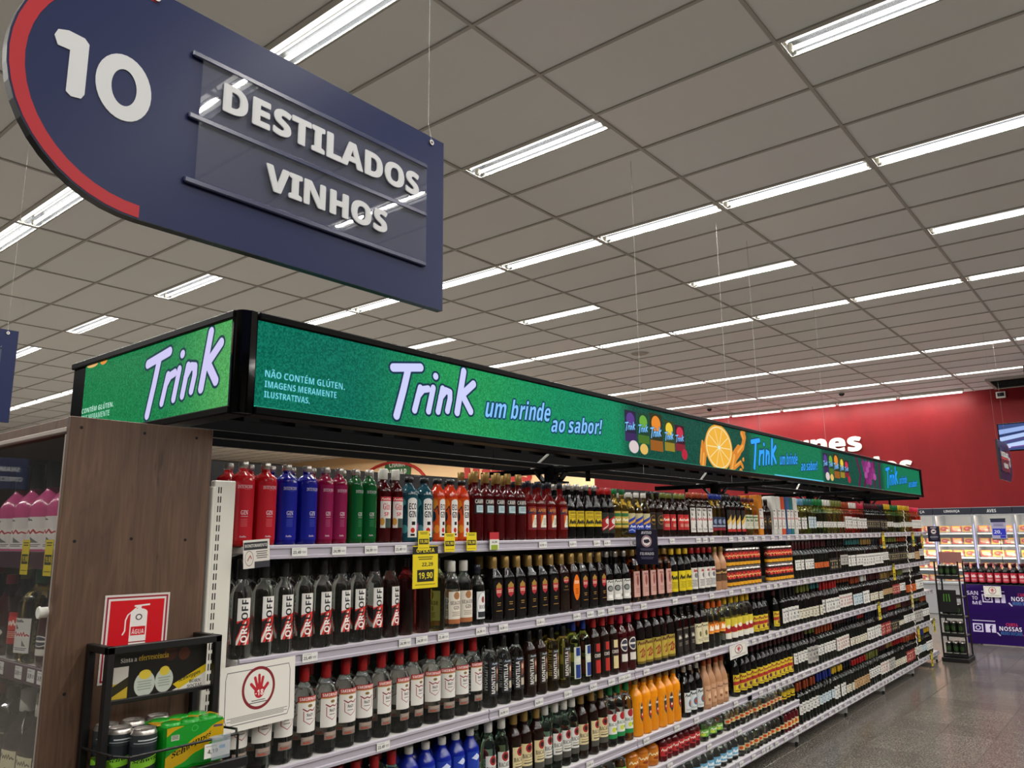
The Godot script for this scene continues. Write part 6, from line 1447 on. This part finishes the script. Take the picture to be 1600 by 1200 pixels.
	kind("promo_red", "soft_drink_bottle", "dark bottle with bright red label and red cap", 0.29, 0.042, 0.17, 0.235, 0.016, 2.0, "black_glass", [0.035, 0.019, "cap_wine"], [[0.03, 0.16, 80, "promo"]])
	label("promo", 96, 128, "#b8283c", [["z", 0.25, 0.2, 0.5, 0.3, "#e0c8c8"], ["l", 0.2, 0.65, 0.6, 0.2, 3, "#e0c8c8"]])
	for d in 3:
		for k in 14:
			stand("promo_red", Vector3(-2.27 + 0.0975 * k, 0.8226, -13.12 - 0.11 * d), rng.randf_range(-0.3, 0.3), "on the purple promotion table", false)
	card("age_notice", "notice", 0.21, 0.15, "white notice with a red hand taped to the purple banner", "notice", Vector3(-1.95, 0.73, -13.005), 0.0)
	label("price_twenty", 128, 192, "#a8a4c0", [["r", 0, 0, 1, 0.16, "#232448"], ["l", 0.14, 0.22, 0.7, 0.16, 3, "#55557c"], ["r", 0.08, 0.48, 0.86, 0.34, "#2430b8"], ["t", "20,", 0.16, 0.56, 0.5, 0.2, "#dcdce8"], ["r", 0.55, 0.84, 0.36, 0.12, "#2430b8"]], 0.3)
	var st := thing("price_stand", "price card reading 20, on a thin pole above the purple table", "price card", Vector3(-1.86, 0.8226, -13.6))
	part(st, "card", MB.new().box(Vector3(0, 0.77, 0), Vector3(0.19, 0.285, 0.004)), M.label_price_twenty)
	part(st, "frame", MB.new().box(Vector3(0, 0.917, 0), Vector3(0.2, 0.012, 0.012)).box(Vector3(0, 0.623, 0), Vector3(0.2, 0.012, 0.012)), M.table_black)
	part(st, "pole", MB.new().rod(Vector3(0, 0.004, -0.006), Vector3(0, 0.63, -0.006), 0.004), M.table_black)
	part(st, "base", MB.new().rod(Vector3.ZERO, Vector3(0, 0.008, 0), 0.05, 0.05, 16), M.table_black)
	# the black can rack
	var r := thing("can_rack", "narrow black metal rack of energy drink cans at the end of the wine shelves", "rack", Vector3(-2.15, 0, -11.35))
	for q in [[-0.13, 0.16], [0.13, 0.16], [-0.13, -0.16], [0.13, -0.16]]:
		part(r, "post", MB.new().bevel(Vector3(q[0], 0.6, q[1]), Vector3(0.018, 1.2, 0.018), 0.002), M.table_black)
	for y in [0.06, 0.3, 0.52, 0.76, 0.99]:
		part(r, "shelf", MB.new().bevel(Vector3(0, y, 0), Vector3(0.27, 0.012, 0.33), 0.003).box(Vector3(0, y + 0.025, 0.165), Vector3(0.27, 0.03, 0.004)), M.table_black)
	part(r, "foot", MB.new().bevel(Vector3(0, 0.025, 0.02), Vector3(0.3, 0.05, 0.4), 0.006), M.table_black)
	part(r, "side_board", MB.new().bevel(Vector3(-0.02, 0.72, 0.172), Vector3(0.2, 0.27, 0.004), 0.001), M.table_black)
	var claw := MB.new()
	for s in [-0.03, 0.0, 0.03]:
		claw.bevel(Vector3(-0.03 + s, 0.76, 0.1755), Vector3(0.011, 0.09, 0.002), 0.0005, Basis(Vector3.BACK, s * 2.0))
	part(r, "emblem", claw, mat("claw_green", Color(0.3, 0.55, 0.15), 0.5))
	part(r, "header", MB.new().bevel(Vector3(0, 1.24, -0.15), Vector3(0.26, 0.14, 0.006), 0.001), mat("rack_header", Color(0.55, 0.36, 0.34), 0.5))
	for y in [0.0666, 0.3066, 0.5266, 0.9966]:
		for q in 3:
			for d in 2:
				can("drink_can", "can_green", 0.033, 0.165, "black can with a green claw mark in the narrow black rack", Vector3(-2.225 + 0.075 * q, y, -11.24 - 0.08 * d), rng.randf_range(-0.4, 0.4), "cans in the narrow black rack")
	# screen on a pole, sign below it
	label("tv_picture", 256, 144, "#3a4a78", [["p", [[0, 0.2], [1, 0.0], [1, 0.14], [0, 0.38]], "#8fa6d8"], ["p", [[0, 0.5], [1, 0.2], [1, 0.34], [0, 0.66]], "#a8bce4"], ["p", [[0, 0.8], [1, 0.5], [1, 0.72], [0, 0.96]], "#b4c4e8"], ["k", [[0, 0.44], [1, 0.17]], 0.03, "#20284a"], ["k", [[0, 0.72], [1, 0.4]], 0.03, "#5a3a6a"], ["k", [[0.2, 0.9], [1, 0.78]], 0.05, "#6a4a8a"]])
	var tv := thing("hanging_screen", "lit television hanging on a black pole before the red wall", "television", Vector3(-1.6, 2.93, -16.0))
	part(tv, "case", MB.new().bevel(Vector3(0, 0.235, 0), Vector3(0.84, 0.49, 0.05), 0.006), M.canopy_black)
	part(tv, "screen", MB.new().box(Vector3(0, 0.235, 0.026), Vector3(0.8, 0.45, 0.002)), screen("tv_screen", M.label_tv_picture.albedo_texture, SCREEN * 1.2))
	part(tv, "pole", MB.new().rod(Vector3(0.1, 0.4, -0.04), Vector3(0.1, CEIL - 2.93, -0.04), 0.025), M.canopy_black)
	var pl := thing("promo_plate", "small orange red plate hanging under the television", "sign", Vector3(-1.45, 2.77, -16.0))
	part(pl, "plate", MB.new().bevel(Vector3(0, 0.06, 0), Vector3(0.4, 0.12, 0.01), 0.002), mat("plate_red", Color(0.78, 0.2, 0.1), 0.4))
	part(pl, "hook", MB.new().rod(Vector3(-0.1, 0.12, 0), Vector3(-0.1, 0.16, 0), 0.004).rod(Vector3(0.1, 0.12, 0), Vector3(0.1, 0.16, 0), 0.004), M.table_black)
	# a long crimped clip strip hanging between the last two bays
	var strip := MB.new()
	for k in 60:
		var s := 0.008 if k % 2 else -0.008
		strip.quad(Vector3(-0.014 + s, 1.76 - k * 0.028 - 0.028, -s), Vector3(0.014 + s, 1.76 - k * 0.028 - 0.028, -s), Vector3(0.014 - s, 1.76 - k * 0.028, s), Vector3(-0.014 - s, 1.76 - k * 0.028, s))
	single("clip_strip", strip, M.cap_white, "long crimped white plastic strip hanging down the last wine bay", "strip", Vector3(-2.285, 0.06, -9.93), PI / 2)

func _ready() -> void:
	rng.seed = 41
	var cam := Camera3D.new()
	cam.name = "camera"
	add_child(cam)
	cam.position = Vector3(0, 1.6, 0)
	cam.rotation = Vector3(0.18921, 0.684738, -0.0098915)
	cam.fov = 52.454
	cam.near = 0.05; cam.far = 80.0
	cam.current = true
	var we := WorldEnvironment.new()
	we.name = "surroundings"
	var env := Environment.new()
	env.background_mode = Environment.BG_COLOR
	env.background_color = Color(0, 0, 0)
	env.tonemap_mode = Environment.TONE_MAPPER_LINEAR
	env.tonemap_exposure = EXPOSURE
	env.sdfgi_enabled = true; env.ssao_enabled = true; env.ssil_enabled = true
	we.environment = env
	add_child(we)
	make_kinds()
	build_room(cam)
	build_gondola()
	build_canopy()
	build_signs()
	stock_shelves()
	build_notices()
	build_cabinet()
	build_rack()
	build_far()
